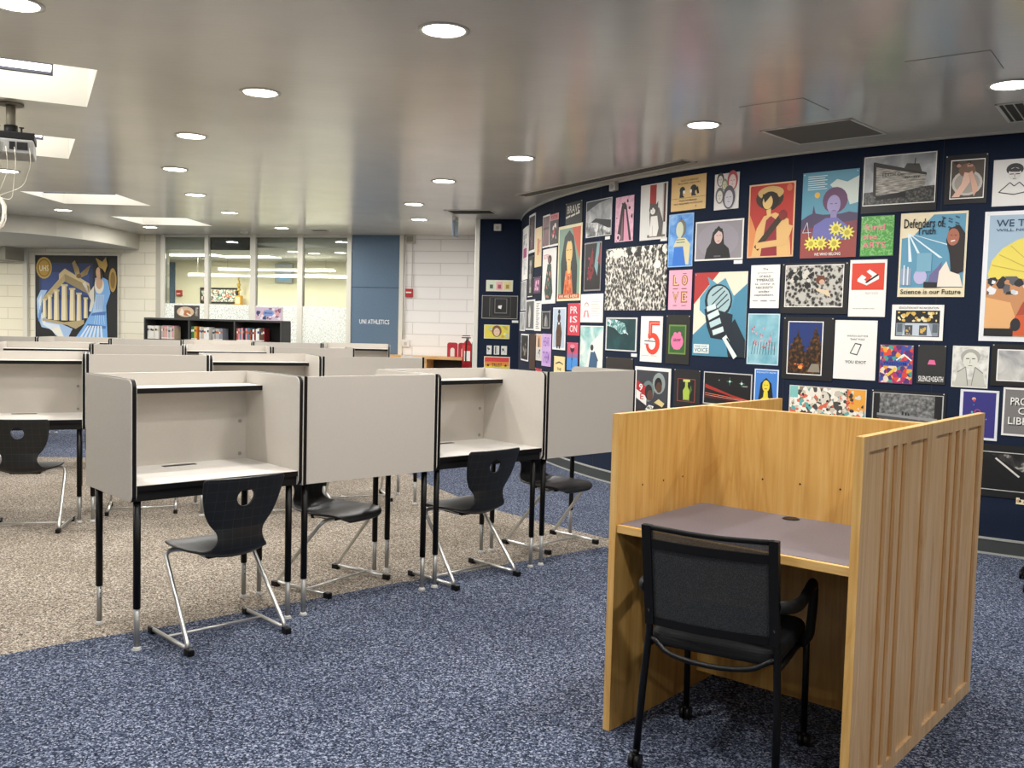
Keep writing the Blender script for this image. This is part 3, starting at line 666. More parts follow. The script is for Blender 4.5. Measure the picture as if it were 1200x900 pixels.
g = MB(); g.cyl((0, 0, .07), (0, 0, .14), .035, 'black', 18); g.cyl((0, 0, .14), (0, 0, .42), .022, 'black', 16); g.build('gas_column', t)
g = MB(); g.prism(rrect(-.2, .2, -.2, .2, .08, {'bl', 'br', 'tl', 'tr'}, 8), .42, .48, 2, fabric_black); g.build('seat', t)
g = MB(); g.box(-.17, .17, -.22, -.18, .55, .92, 'fabric_black', .015); g.build('backrest', t)
g = MB(); g.tube([(0, -.1, .41), (0, -.21, .42), (0, -.225, .56)], .015, 'black', 10, .05); g.build('back_support', t)
t.location = (3.388, 5.604, 0); t.rotation_euler.z = R(65 + 90 - 0)
# ------------------------------------------------------------------ prints and posters
def texmat(name, sc, stops, kind='voronoi', rough=.45, stretch=(1, 1, 1), dist=0.0):
    m, nt, b = nmat(name, rough); c = coords(nt, stretch)
    if kind == 'voronoi':
        v = N(nt, 'ShaderNodeTexVoronoi', Scale=float(sc)); nt.links.new(c, v.inputs['Vector'])
        n = N(nt, 'ShaderNodeTexNoise', Scale=float(sc) * .8, Detail=4.0, Distortion=1.5); nt.links.new(c, n.inputs['Vector'])
        a = N(nt, 'ShaderNodeMath', operation='MULTIPLY'); nt.links.new(v.outputs['Distance'], a.inputs[0]); nt.links.new(n.outputs[0], a.inputs[1]); src = a.outputs[0]
        r = ramp(nt, src, stops)
    elif kind == 'cells':
        v = N(nt, 'ShaderNodeTexVoronoi', Scale=float(sc)); nt.links.new(c, v.inputs['Vector'])
        sp_ = nt.nodes.new('ShaderNodeSeparateColor'); nt.links.new(v.outputs['Color'], sp_.inputs[0])
        r = ramp(nt, sp_.outputs[0], stops, 'CONSTANT')
    else:
        n = N(nt, 'ShaderNodeTexNoise', Scale=float(sc), Detail=5.0, Distortion=float(dist)); nt.links.new(c, n.inputs['Vector']); r = ramp(nt, n.outputs[0], stops)
    nt.links.new(r, b.inputs['Base Color']); M[name] = m
texmat('px_crowd', 26, [(.1, '#22211f'), (.2, '#4a4843'), (.27, '#7d7970'), (.34, '#dedad0')], stretch=(1.8, 1.8, 1))
texmat('px_foliage', 34, [(.1, '#141413'), (.2, '#55534e'), (.3, '#bdbab1')])
texmat('px_snow', 9, [(.35, '#3a3c3e'), (.5, '#8d8f90'), (.62, '#dfe0de')], 'noise', dist=1.0)
texmat('px_cloud', 6, [(.3, '#6f7276'), (.55, '#a9abac'), (.7, '#d2d2d0')], 'noise', dist=.6)
texmat('px_fog', 7, [(.3, '#7e7e88'), (.5, '#b8b8b4'), (.7, '#dcd9d0')], 'noise', dist=.8)
texmat('px_grass', 60, [(.3, '#141413'), (.5, '#3c3b38'), (.7, '#6b6963')], 'noise')
texmat('px_boat', 30, [(.3, '#4b4842'), (.5, '#98938a'), (.7, '#c8c3b8')], 'noise', stretch=(.5, .5, 4))
texmat('px_confetti', 34, [(0, '#d84a3a'), (.14, '#3d4f9e'), (.3, '#e8a23c'), (.42, '#54356f'), (.56, '#3f9f8d'), (.7, '#e9d7c0'), (.84, '#b23268')], 'cells')
texmat('px_doodle', 30, [(0, '#e9e2d2'), (.25, '#4c4a45'), (.42, '#c9c0ae'), (.55, '#8e7d66'), (.68, '#d9694c'), (.76, '#f1ede2'), (.88, '#5fa9a4')], 'cells')
texmat('px_water', 5, [(.35, '#7fb9b8'), (.5, '#b9d9d4'), (.65, '#eef0e8')], 'noise', dist=1.0)
texmat('px_teal', 5, [(.3, '#0b2b30'), (.55, '#123e42'), (.75, '#1f5a5c')], 'noise')
texmat('px_splash', 22, [(.35, '#16464a'), (.5, '#6aa6a6'), (.62, '#e8f3f0')], 'noise', dist=1.5)
texmat('px_redwood', 16, [(.3, '#1d0c0c'), (.5, '#5b2024'), (.7, '#8f3a3c')], 'noise', stretch=(3, 3, .6))
texmat('px_trees', 40, [(.35, '#120c06'), (.52, '#3a2410'), (.68, '#7a4a1c')], 'noise')
texmat('px_bluewash', 8, [(.3, '#2f6fc4'), (.5, '#5a9be0'), (.7, '#9cc6f0')], 'noise', dist=.8)
texmat('px_flowerblue', 7, [(.3, '#5f9db0'), (.5, '#7fb6c4'), (.7, '#a3cdd6')], 'noise')
texmat('px_gravel', 40, [(.3, '#3e3e3d'), (.5, '#6e6e6c'), (.7, '#9a9a97')], 'noise')
texmat('px_pencil', 20, [(.35, '#b9b8b0'), (.5, '#d9d8d0'), (.65, '#ebeae2')], 'noise')
texmat('px_greyscale', 10, [(.3, '#4a4a4b'), (.5, '#9b9b9b'), (.7, '#dcdcda')], 'noise', dist=1.2, stretch=(2, 2, .5))
texmat('px_silk', 5, [(.35, '#0c0c0c'), (.52, '#3c3b3a'), (.6, '#b8b4ae'), (.68, '#565350')], 'noise', dist=2.0)
texmat('px_camo', 10, [(.35, '#d79cb4'), (.5, '#e7b6c8'), (.62, '#d79cb4')], 'noise')
texmat('px_greenlines', 26, [(.0, '#3f7f3a'), (.45, '#4f9a45'), (.5, '#8cc47a'), (.55, '#4f9a45')], 'noise', dist=.5)
PRINT_EPS = .0002
def make_print(name, label, cat, s, z1, w_, h, ops, mapper, group=None, seed=0, pins=True, caption=None, par=None, kind=None):
    """s: left edge along the wall, z1: top edge. ops drawn in 0..1 (y up)."""
    rnd = random.Random(seed or name + label[:9]); g = MB(); layer = [0]
    def nx(): layer[0] += 1; return .004 + PRINT_EPS * layer[0]
    def P(x, y, d): return (x * w_, d, y * h)
    def poly(pts, m, d):
        if len(pts) == 4 or len(pts) > 14:
            try: g.face([P(x, y, d) for x, y in pts], m); return
            except ValueError: return
        tri = tessellate_polygon([[Vector((x * w_, y * h, 0)) for x, y in pts]]); V = [g.b.verts.new(P(x, y, d)) for x, y in pts]; i = g.mi(m)
        for t in tri:
            try: g.b.faces.new([V[k] for k in t]).material_index = i
            except ValueError: pass
    def ell(cx, cy, rx, ry, m, d, n=18, a0=0, a1=360):
        pts = [(cx + rx * math.cos(R(a0 + (a1 - a0) * k / n)), cy + ry * math.sin(R(a0 + (a1 - a0) * k / n))) for k in range(n)]
        poly(pts, m, d)
    base = ops[0]
    # sheet body
    g.box(0, w_, .0, .004, 0, h, base if base.startswith('#') or base in M else '#ffffff')
    for o in ops[1:]:
        k = o[0]; d = nx()
        if k == 'r': poly([(o[1], o[2]), (o[3], o[2]), (o[3], o[4]), (o[1], o[4])], o[5], d)
        elif k == 'e': ell(*o[1:5], o[5], d)
        elif k == 'p': poly(o[1], o[2], d)
        elif k == 'l':
            (_, x0, y0, x1, y1, lw, m_) = o; v = Vector(((x1 - x0) * w_, (y1 - y0) * h)); n_ = Vector((-v.y, v.x)).normalized() * lw * .5
            poly([(x0 + n_.x / w_, y0 + n_.y / h), (x0 - n_.x / w_, y0 - n_.y / h), (x1 - n_.x / w_, y1 - n_.y / h), (x1 + n_.x / w_, y1 + n_.y / h)], m_, d)
        elif k == 't':
            V, F = text_fit(o[1], *o[2:6]); vv = [g.b.verts.new(P(x, y, d)) for x, y in V]; i = g.mi(o[6])
            for f_ in F:
                try: g.b.faces.new([vv[q] for q in f_]).material_index = i
                except ValueError: pass
        elif k == 'sc':
            _, n_, x0, y0, x1, y1, sz, cols = o
            for q in range(n_):
                x, y = rnd.uniform(x0, x1), rnd.uniform(y0, y1); rr = rnd.uniform(.5, 1.2) * sz; nn = rnd.randint(5, 8); a0 = rnd.random() * 6
                pts = [(x + rr * rnd.uniform(.6, 1.2) * math.cos(a0 + 6.283 * j / nn), y + rr * rnd.uniform(.6, 1.2) * math.sin(a0 + 6.283 * j / nn) * w_ / h) for j in range(nn)]
                pts = [(min(max(a, x0), x1), min(max(b_, y0), y1)) for a, b_ in pts]
                poly(pts, rnd.choice(cols), d + q * .000006)
            layer[0] += int(n_ * .000006 / PRINT_EPS) + 1
    if pins:
        for x, y in ((.03, .975), (.97, .975)): g.cyl(P(x, y, .004), P(x, y, .009), .004, '#d8d8d8', 8)
    cap = None
    if caption:
        cap = MB(); x, y = caption; cap.box(x * w_, x * w_ + .085, .0, .003, y * h - .03, y * h, '#efefec')
    for b_ in ([g] + ([cap] if cap else [])):
        if mapper == 'drum':
            n = max(1, int(w_ / .09))
            for k in range(1, n): bmesh.ops.bisect_plane(b_.b, geom=b_.b.verts[:] + b_.b.edges[:] + b_.b.faces[:], plane_co=(w_ * k / n, 0, 0), plane_no=(1, 0, 0))
    sm = s + w_ / 2
    if mapper == 'drum':
        ox, oy = cyl_pt(sm, .0); a = math.pi + sm / CR; ang = a + math.pi / 2
        def mp(co):
            th = math.pi + (s + co.x) / CR; rr = CR + .0015 + co.y; X = CX + rr * math.cos(th) - ox; Y = CY + rr * math.sin(th) - oy
            return Vector((X * math.cos(ang) + Y * math.sin(ang), -X * math.sin(ang) + Y * math.cos(ang), co.z - h / 2))
    else:
        O, ang, off = mapper
        ox = O[0] + math.cos(ang) * sm + math.sin(ang) * off; oy = O[1] + math.sin(ang) * sm - math.cos(ang) * off
        def mp(co): return Vector((co.x - w_ / 2, -.0015 - co.y, co.z - h / 2))
    for b_ in ([g] + ([cap] if cap else [])):
        for v in b_.b.verts: v.co = mp(v.co)
    ob = build_keep(g, name); ob.location = (ox, oy, z1 - h / 2); ob.rotation_euler.z = ang
    tag(ob, label, cat, group, kind)
    if cap: c_ = build_keep(cap, 'caption_label'); c_.parent = ob; c_['label'] = 'small white caption label'
    return ob
def build_keep(g, name):
    bmesh.ops.recalc_face_normals(g.b, faces=g.b.faces[:]); me = bpy.data.meshes.new(name); g.b.to_mesh(me); g.b.free()
    for m_ in g.mats: me.materials.append(m_)
    o = bpy.data.objects.new(name, me); COL.objects.link(o); return o
K = '#17181a'; W = '#eeece6'
def face(x, y, r_, skin, hair, asp=1.3, hs=1.25, mouth='#8a3b34'):
    return [('e', x, y + r_ * .15, r_ * hs, r_ * asp * hs, hair), ('e', x, y - r_ * .08, r_ * .86, r_ * asp * .92, skin), ('l', x - r_ * .5, y + r_ * .15, x - r_ * .15, y + r_ * .15, .004, '#2a201c'), ('l', x + r_ * .15, y + r_ * .15, x + r_ * .5, y + r_ * .15, .004, '#2a201c'), ('l', x, y + r_ * .05, x + r_ * .05, y - r_ * .25, .002, '#9c6c50'), ('l', x - r_ * .22, y - r_ * .5, x + r_ * .22, y - r_ * .5, .004, mouth)]
PR = []
def pr(key, name, cat, label, ops, s, z, w_, h, **kw): PR.append((name, label, cat, s, z, w_, h, ops, kw))
def frame(inner, b=.05, col=None, bx=None):
    return (bx or b, b)
pr('strip', 'poster', 'poster', 'narrow white poster with a pink patch, near the left curve of the wall', [W, ('t', 'RESIST', .2, .78, .8, .86, '#6b6b75'), ('r', .25, .42, .8, .6, '#b65a86'), ('sc', 10, .2, .1, .8, .4, .06, ['#a5a5ad', '#d8d8dc']), ('sc', 6, .2, .62, .8, .76, .06, ['#8b8b96'])], .601, 2.727, .545, .65)
pr('darkphoto', 'photo_print', 'photo print', 'tall dark photo print with white ends, near the top left of the poster wall', [W, ('r', .06, .07, .94, .94, '#221f22'), ('p', [(.3, .1), (.7, .1), (.62, .7), (.45, .82)], '#6d4a50'), ('sc', 12, .2, .2, .8, .8, .06, ['#3c3238', '#8c6e72'])], 1.178, 2.834, .366, .457)
pr('creamred', 'poster', 'poster', 'cream poster with a vertical band of red lettering, left part of the wall', ['#e6cf9f', ('r', .42, .3, .6, .72, '#cf5a4a'), ('t', 'VOTE', .62, .35, .85, .68, '#cf5a4a')], 1.556, 2.645, .304, .454)
pr('maroon', 'photo_print', 'photo print', 'maroon brick-coloured photo print beside the pink and black one', [W, ('r', .04, .05, .96, .95, 'px_redwood'), ('r', .04, .55, .96, .62, '#2a1416')], 1.892, 2.753, .262, .362)
pr('pinkdark', 'poster', 'poster', 'black poster with a pink header band and a red and white burst', ['#2a2122', ('r', 0, .8, 1, 1, '#cf7f88'), ('t', 'POSTER', .12, .84, .88, .95, '#8e2f3c'), ('sc', 22, .25, .2, .75, .7, .1, ['#c8474a', '#e8d8d0', '#3a2a2c']), ('r', 0, 0, 1, .06, W)], 2.163, 2.739, .274, .353)
pr('womanwhite', 'poster', 'poster', 'white poster of a standing woman in a dark flowered dress', [W, ('t', 'SISTERS', .1, .82, .5, .9, '#cf5a6a'), ('e', .55, .8, .14, .08, '#26221f'), ('e', .52, .79, .08, .05, '#8a5a44'), ('p', [(.4, .72), (.66, .72), (.8, .2), (.7, .07), (.3, .07), (.2, .25)], '#33483f'), ('sc', 30, .3, .1, .72, .65, .05, ['#cf8a78', '#5c6f60', '#1f2b26'])], 1.929, 2.37, .467, .61)
pr('greenwoman', 'poster', 'poster', 'large green poster portrait of a long black haired woman in an orange top', ['#e9dfb8', ('r', .05, .03, .95, .96, '#7f9c88'), ('p', [(.6, .96), (.95, .96), (.95, .5)], '#c8553a'), ('r', .05, .03, .95, .09, '#b9452f'), ('t', 'WE ARE HERE', .1, .04, .9, .08, '#e9dfb8'), ('p', [(.2, .09), (.15, .5), (.3, .85), (.5, .93), (.68, .84), (.85, .45), (.85, .09)], '#26302e'), ('p', [(.3, .09), (.38, .4), (.62, .4), (.7, .09)], '#d9743f'), ('p', [(.42, .5), (.46, .36), (.58, .36), (.6, .5)], '#dfba72'), ('e', .51, .64, .14, .17, '#e3c27c'), ('p', [(.38, .8), (.5, .86), (.62, .8), (.52, .78)], '#26302e'), ('l', .42, .67, .48, .67, .006, '#2a201c'), ('l', .54, .67, .6, .67, .006, '#2a201c'), ('l', .47, .54, .56, .54, .008, '#8a3b34'), ('sc', 16, .36, .1, .64, .34, .04, ['#e59a6a', '#b5502e'])], 2.447, 2.577, .599, .795)
pr('brave', 'poster', 'poster', 'small black poster with five tall white letters over a slanted line of text', ['#161512', ('t', 'BRAVE', .1, .5, .86, .86, '#cfccc4'), ('l', .02, .32, .3, .38, .02, '#d8d6cf'), ('l', .34, .36, .6, .42, .02, '#d8d6cf'), ('l', .64, .42, .86, .46, .02, '#d8d6cf')], 2.632, 2.807, .401, .222)
pr('mountain', 'photo_print', 'photo print', 'black and white photo of a snowy hillside under cloud', ['#d0d0ce', ('r', .02, .02, .98, .98, 'px_cloud'), ('p', [(.02, .72), (.5, .9), (.98, .98), (.02, .98)], '#3c4448'), ('p', [(.02, .32), (.4, .5), (.98, .4), (.98, .2), (.02, .2)], '#26282a'), ('p', [(.02, .02), (.98, .02), (.98, .16), (.45, .38), (.02, .42)], 'px_snow')], 3.122, 2.772, .492, .363, caption=(.78, -.03))
pr('pinkfig', 'poster', 'poster', 'pink poster with a tall black and pink cloaked figure', ['px_camo', ('sc', 16, .05, .3, .95, .95, .06, ['#2b1c22']), ('p', [(.1, .02), (.35, .8), (.5, .88), (.62, .8), (.92, .02)], '#2b1c22'), ('p', [(.5, .02), (.5, .72), (.58, .7), (.8, .02)], '#d993ac'), ('p', [(.3, .02), (.42, .6), (.46, .02)], '#7a5563'), ('e', .2, .1, .12, .08, '#e7b6c8'), ('e', .2, .1, .06, .045, '#2b1c22')], 3.679, 2.754, .291, .426)
pr('cat', 'photo_print', 'photo print', 'photo print of a grey and white kitten sitting before a red stripe', ['#dcdad6', ('r', .36, .62, .6, .98, '#a12a22'), ('r', .88, .3, .95, .98, '#4e1a1a'), ('r', .84, .02, .88, .98, '#b9b5ae'), ('p', [(.3, .04), (.96, .04), (.96, .08), (.3, .09)], '#7a6a55'), ('p', [(.42, .06), (.36, .45), (.42, .6), (.72, .56), (.88, .3), (.84, .06)], '#5b5753'), ('p', [(.38, .06), (.42, .42), (.66, .42), (.72, .2), (.66, .06)], '#e9e6e0'), ('e', .52, .54, .17, .1, '#4c4845'), ('p', [(.36, .58), (.38, .68), (.46, .62)], '#4c4845'), ('p', [(.6, .62), (.68, .68), (.68, .57)], '#4c4845'), ('e', .49, .51, .09, .06, '#ece9e4'), ('e', .45, .55, .02, .012, '#17181a'), ('e', .56, .55, .02, .012, '#17181a'), ('e', .49, .505, .018, .01, '#c98e86'), ('l', .5, .06, .5, .25, .004, '#a9a59e')], 4.071, 2.823, .366, .505, caption=(.8, .02))
pr('redphoto', 'photo_print', 'photo print', 'dark photo print with red shapes and a pale blue stripe, below the hillside photo', ['#8d8a8b', ('r', .04, .03, .96, .97, '#1c1518'), ('p', [(.2, .35), (.5, .9), (.6, .4), (.4, .2)], '#7a2028'), ('p', [(.62, .5), (.75, .97), (.9, .97), (.8, .3)], '#7fa3a6'), ('p', [(.8, .6), (.96, .97), (.96, .5)], '#8a2630'), ('sc', 12, .15, .2, .6, .8, .05, ['#a8424a', '#3a1a20'])], 3.112, 2.36, .338, .487)
pr('crowd', 'photo_print', 'photo print', 'very large black and white print of a dense crowd with raised hands', ['px_crowd', ('sc', 26, .02, .84, .98, .995, .05, ['#e9e6dc', '#2a2926']), ('sc', 90, .02, .03, .98, .85, .018, ['#dcd8cc', '#1d1d1b', '#3a3834', '#77736b']), ('l', .3, .2, .36, .03, .02, '#efece2'), ('l', .27, .24, .3, .2, .02, '#efece2'), ('l', .62, .05, .72, .3, .015, '#efece2'), ('l', .1, .45, .12, .6, .02, '#efece2'), ('l', .85, .7, .87, .9, .025, '#efece2'), ('e', .87, .7, .05, .06, '#efece2')], 3.536, 2.27, .923, .592, pins=False)
pr('letter', 'poster', 'poster', 'white sheet with a small red line drawing of a person beside faint writing', [W, ('e', .28, .62, .1, .09, '#c9a09a'), ('e', .28, .6, .07, .07, '#efe0da'), ('p', [(.14, .18), (.2, .42), (.36, .42), (.42, .18)], '#d88f92'), ('p', [(.22, .18), (.26, .38), (.32, .38), (.34, .18)], W)] + [('l', .5, .8 - .08 * k, .9 - .05 * (k % 3), .8 - .08 * k, .004, '#b9b4ae') for k in range(8)], 3.061, 1.843, .447, .285)
pr('water', 'painting', 'painting', 'watercolour of a blue clothed figure on pale green washes', ['#eef0e8', ('r', .0, .0, 1, .98, 'px_water'), ('p', [(.3, .05), (1, .05), (1, .9), (.5, .6)], '#e6eae2'), ('e', .55, .5, .07, .07, '#3a3534'), ('p', [(.42, .02), (.5, .4), (.66, .4), (.8, .22), (.78, .02)], '#3f5f7f'), ('l', .66, .42, .82, .2, .012, '#26323f')], 3.073, 1.524, .455, .436)
pr('ocean', 'photo_print', 'photo print', 'dark teal underwater photo with a white splash, in a pale border', ['#d5d6d4', ('r', .04, .04, .96, .96, 'px_teal'), ('p', [(.05, .95), (.3, .95), (.62, .82), (.72, .55), (.5, .5), (.3, .68), (.05, .75)], 'px_splash'), ('l', .68, .55, .74, .5, .008, W)], 3.575, 1.609, .503, .32, caption=(.85, -.05))
pr('five', 'poster', 'poster', 'white poster with a big red striped numeral 5', [W, ('r', .38, .80, .88, .9, '#e0452f'), ('r', .38, .55, .54, .9, '#e0452f'), ('e', .58, .4, .32, .24, '#e0452f'), ('e', .55, .4, .16, .13, W), ('p', [(.2, .4), (.4, .4), (.4, .56), (.2, .56)], W), ('r', .36, .52, .54, .62, '#e0452f'), ('l', .46, .58, .46, .85, .003, W), ('l', .46, .85, .86, .85, .003, W), ('l', .2, .46, .7, .45, .008, '#2c3a44'), ('l', .2, .39, .36, .39, .008, '#9b9b98'), ('t', 'poster show', .1, .12, .8, .15, '#a9a6a0')], 4.135, 1.623, .298, .417)
pr('pinkgreen', 'drawing', 'art print', 'small green and pink block print mounted on a black sheet beside the numeral 5', ['#1f1e1b', ('r', .12, .2, .85, .8, '#6f8f3c'), ('r', .17, .23, .8, .77, '#355f2c'), ('e', .48, .46, .26, .17, '#e27aa4'), ('e', .4, .6, .08, .05, '#e27aa4'), ('e', .57, .61, .08, .05, '#e27aa4'), ('r', .34, .3, .41, .36, '#e27aa4'), ('r', .55, .3, .62, .36, '#e27aa4'), ('t', 'GROW', .32, .46, .64, .52, '#5b2440')], 4.483, 1.636, .289, .433)
pr('love', 'poster', 'poster', 'pink poster reading LOVE in two rows of outlined letters', ['#f0a9c0'] + [q for ch_, x, y in (('L', .18, .6), ('O', .56, .6), ('V', .18, .18), ('E', .56, .18)) for q in (('t', ch_, x, y, x + .28, y + .28, '#a8684a'), ('t', ch_, x + .05, y + .03, x + .23, y + .25, '#f2c79a'), ('t', ch_, x + .09, y + .06, x + .19, y + .22, '#8a4a34'))] + [('r', .2, .52, .42, .54, '#8a4a34'), ('r', .58, .52, .8, .54, '#8a4a34'), ('r', .62, .9, .78, .915, '#8a4a34'), ('r', .22, .1, .4, .115, '#8a4a34'), ('r', .6, .1, .8, .115, '#8a4a34')], 4.495, 2.031, .278, .349)
pr('bluegirl', 'painting', 'painting', 'blue watercolour of a person in blue overalls and a striped top', ['#8fbbe8', ('r', .03, .02, .97, .98, 'px_bluewash'), ('p', [(.5, .96), (.52, .85), (.48, .85)], '#26323f'), ('e', .52, .72, .2, .17, '#6d6f66'), ('e', .46, .7, .15, .15, '#cdd3b8'), ('r', .4, .52, .52, .6, '#cdd3b8'), ('p', [(.22, .4), (.36, .54), (.7, .54), (.9, .42), (.86, .04), (.7, .04), (.64, .3), (.3, .3)], '#d9d2a8'), ('r', .34, .5, .68, .52, '#7a8a7a'), ('r', .34, .45, .68, .47, '#7a8a7a'), ('p', [(.2, .02), (.26, .38), (.62, .38), (.74, .02)], '#2b73cf')], 4.47, 2.523, .299, .464)
pr('cover', 'sign', 'sign', 'tan notice about face coverings with two black head silhouettes', ['#e2bd7e', ('t', 'FACE COVERINGS', .28, .85, .78, .9, '#3a2b20'), ('t', 'REQUIRED INDOORS', .2, .76, .84, .81, '#3a2b20'), ('e', .33, .6, .08, .1, K), ('p', [(.25, .38), (.27, .6), (.36, .6), (.35, .46), (.4, .38)], K), ('p', [(.35, .5), (.42, .5), (.41, .58), (.35, .58)], '#f3efe4'), ('e', .66, .62, .09, .1, K), ('p', [(.6, .4), (.6, .6), (.7, .6), (.7, .46), (.75, .4)], K), ('p', [(.55, .5), (.61, .5), (.61, .59), (.56, .59)], '#f3efe4'), ('p', [(.72, .62), (.78, .66), (.82, .46), (.77, .44)], K), ('l', 0, .36, 1, .36, .003, '#7a5f3a'), ('t', 'FACE COVERINGS', .25, .26, .76, .31, '#3a2b20'), ('t', 'NOT REQUIRED OUTDOORS', .1, .17, .92, .22, '#3a2b20'), ('t', '7', .72, .06, .76, .12, '#3a2b20')], 4.486, 2.845, .409, .297)
pr('faces', 'drawing', 'drawing', 'pencil drawing of five faces, one with red hair', ['#e0ddd8'] + face(.24, .82, .12, '#dcd6cf', '#4a4749') + face(.42, .68, .1, '#c9cda8', '#8a8a78') + face(.74, .76, .17, '#e6cfcb', '#b5545a') + face(.24, .38, .14, '#d6d2c9', '#6a6866') + face(.62, .3, .2, '#c9c5cc', '#55525c'), 4.989, 2.819, .254, .299)
pr('hood', 'photo_print', 'photo print', 'studio photo of a black haired person in a black hooded sweatshirt on grey', [W, ('r', .025, .04, .975, .96, '#8f8a8f'), ('e', .48, .5, .43, .44, '#96919a'), ('p', [(.22, .04), (.26, .3), (.34, .44), (.38, .7), (.5, .86), (.6, .7), (.62, .4), (.72, .28), (.76, .04)], '#0c0c0e'), ('e', .5, .58, .085, .17, '#d6b8ae'), ('p', [(.42, .78), (.5, .82), (.58, .78), (.6, .66), (.5, .74), (.41, .62)], '#0c0c0e'), ('l', .46, .62, .49, .62, .004, K), ('l', .52, .62, .55, .62, .004, K), ('l', .48, .48, .53, .48, .005, '#a44a4a'), ('r', .42, .08, .56, .12, '#5d5b60')], 4.795, 2.435, .511, .335, caption=(.83, -.02))
pr('hat', 'poster', 'poster', 'red and tan poster of a person in a broad straw hat carrying a bundle', ['#dcb489', ('r', .03, .02, .97, .98, '#b2352c'), ('p', [(.03, .02), (.03, .6), (.4, .02)], '#d98a52'), ('p', [(.1, .02), (.2, .4), (.35, .56), (.6, .6), (.88, .5), (.95, .02)], '#dcb172'), ('p', [(.3, .02), (.4, .5), (.5, .56), (.62, .5), (.66, .02)], '#8f2a34'), ('e', .46, .8, .3, .15, '#3c2d22'), ('e', .48, .87, .28, .09, '#c7a468'), ('e', .47, .76, .2, .13, '#2a201a'), ('e', .42, .75, .11, .1, '#e0bb78'), ('p', [(.4, .64), (.5, .66), (.5, .55), (.42, .55)], '#e0bb78'), ('p', [(.36, .74), (.5, .84), (.56, .72), (.62, .86), (.3, .86)], '#2a201a'), ('l', .2, .12, .75, .56, .05, '#3c2d22'), ('e', .76, .56, .09, .07, '#7f2a2a'), ('l', .2, .16, .82, .2, .05, '#dcb172'), ('l', .82, .2, .92, .42, .05, '#dcb172'), ('e', .88, .92, .06, .05, '#c86a4a')], 5.348, 2.695, .423, .59)
pr('mic', 'poster', 'poster', 'large red, cream and teal poster of a hand gripping a microphone, lettered VOICE', ['#e9e2cc', ('p', [(0, 1), (.48, 1), (0, .62)], '#b5332f'), ('p', [(0, .25), (1, .86), (1, 0), (0, 0)], '#4a8aa6'), ('p', [(.12, .7), (.3, .85), (.26, .95), (.45, .86), (.6, .93), (.7, .8), (.78, .7), (.7, .5), (.3, .45), (.12, .55)], '#5c9ab4'), ('p', [(.62, .3), (.8, .45), (1, .2), (1, 0), (.7, 0)], '#152530'), ('e', .48, .66, .26, .2, '#1a2a33'), ('e', .49, .67, .22, .17, '#a8c4c8'), ('l', .34, .6, .6, .78, .01, '#1a2a33'), ('l', .38, .56, .65, .74, .01, '#1a2a33'), ('l', .42, .53, .68, .68, .01, '#1a2a33'), ('l', .36, .72, .56, .82, .01, '#1a2a33'), ('p', [(.22, .56), (.42, .62), (.5, .55), (.76, .5), (.74, .3), (.6, .2), (.36, .22), (.28, .35)], '#152530'), ('l', .27, .56, .44, .6, .045, '#d4e4e4'), ('l', .3, .46, .5, .53, .05, '#d4e4e4'), ('l', .34, .37, .54, .43, .05, '#b8d2d6'), ('l', .4, .28, .6, .33, .045, '#d4e4e4'), ('l', .62, .24, .84, .0, .05, '#dfe8e6'), ('l', .67, .22, .9, .0, .015, '#152530'), ('r', .03, .03, .34, .14, '#dfe8e4'), ('t', 'RAISE YOUR', .06, .105, .3, .125, '#4a8aa6'), ('t', 'VOICE', .05, .045, .32, .095, '#4a6a78')], 4.807, 1.999, .559, .711)
pr('type', 'poster', 'poster', 'white text poster about typefaces in mixed lettering', [W, ('t', 'The', .42, .88, .6, .93, K), ('t', 'production', .24, .79, .78, .84, '#a5a5a2'), ('t', 'OF BOLD', .3, .71, .7, .76, K), ('t', 'TYPEFACES', .2, .62, .8, .68, K), ('t', 'is only a', .16, .53, .84, .58, '#55555a'), ('t', 'NECESSITY', .2, .45, .8, .5, '#3a3a3c'), ('t', 'under', .3, .36, .68, .41, K), ('t', 'capitalism.', .14, .27, .84, .33, '#6a6a6c'), ('l', .1, .17, .28, .17, .006, '#9a9a98'), ('l', .38, .17, .6, .17, .01, '#9a9a98'), ('l', .7, .17, .9, .17, .006, '#9a9a98')], 5.396, 2.045, .267, .347)
pr('flowers', 'painting', 'painting', 'pale blue painting of slender pink flowers above dark stems', ['#c5dce4', ('r', .03, .02, .97, .98, 'px_flowerblue'), ('sc', 34, .12, .32, .88, .78, .035, ['#e06a78', '#cf5468', '#f0a0a4'])] + [('l', .15 + .09 * k, .2, .2 + .085 * k, .45, .004, '#2f5560') for k in range(9)], 5.386, 1.653, .295, .413)
pr('night', 'photo_print', 'photo print', 'night photo of red light trails and green star-like lamps', ['#c9c7c8', ('r', .02, .03, .98, .97, '#0a0b0d'), ('p', [(.04, .5), (.7, .25), (.95, .18), (.95, .22), (.6, .34), (.04, .62)], '#a02a22'), ('l', .04, .34, .95, .2, .006, '#e06a4a'), ('l', .04, .28, .95, .17, .004, '#e9a08a'), ('p', [(.04, .2), (.95, .1), (.95, .13), (.04, .28)], '#4a1512'), ('e', .56, .74, .022, .035, '#bff0da'), ('l', .5, .74, .62, .74, .002, '#7fc0a8'), ('l', .56, .62, .56, .86, .002, '#7fc0a8'), ('e', .8, .7, .022, .035, '#bff0da'), ('l', .75, .7, .86, .7, .002, '#7fc0a8'), ('l', .8, .6, .8, .8, .002, '#7fc0a8'), ('e', .34, .76, .012, .02, '#7fa898'), ('r', .82, .6, .92, .64, '#8a8a8a')], 4.95, 1.156, .498, .275, pins=False)
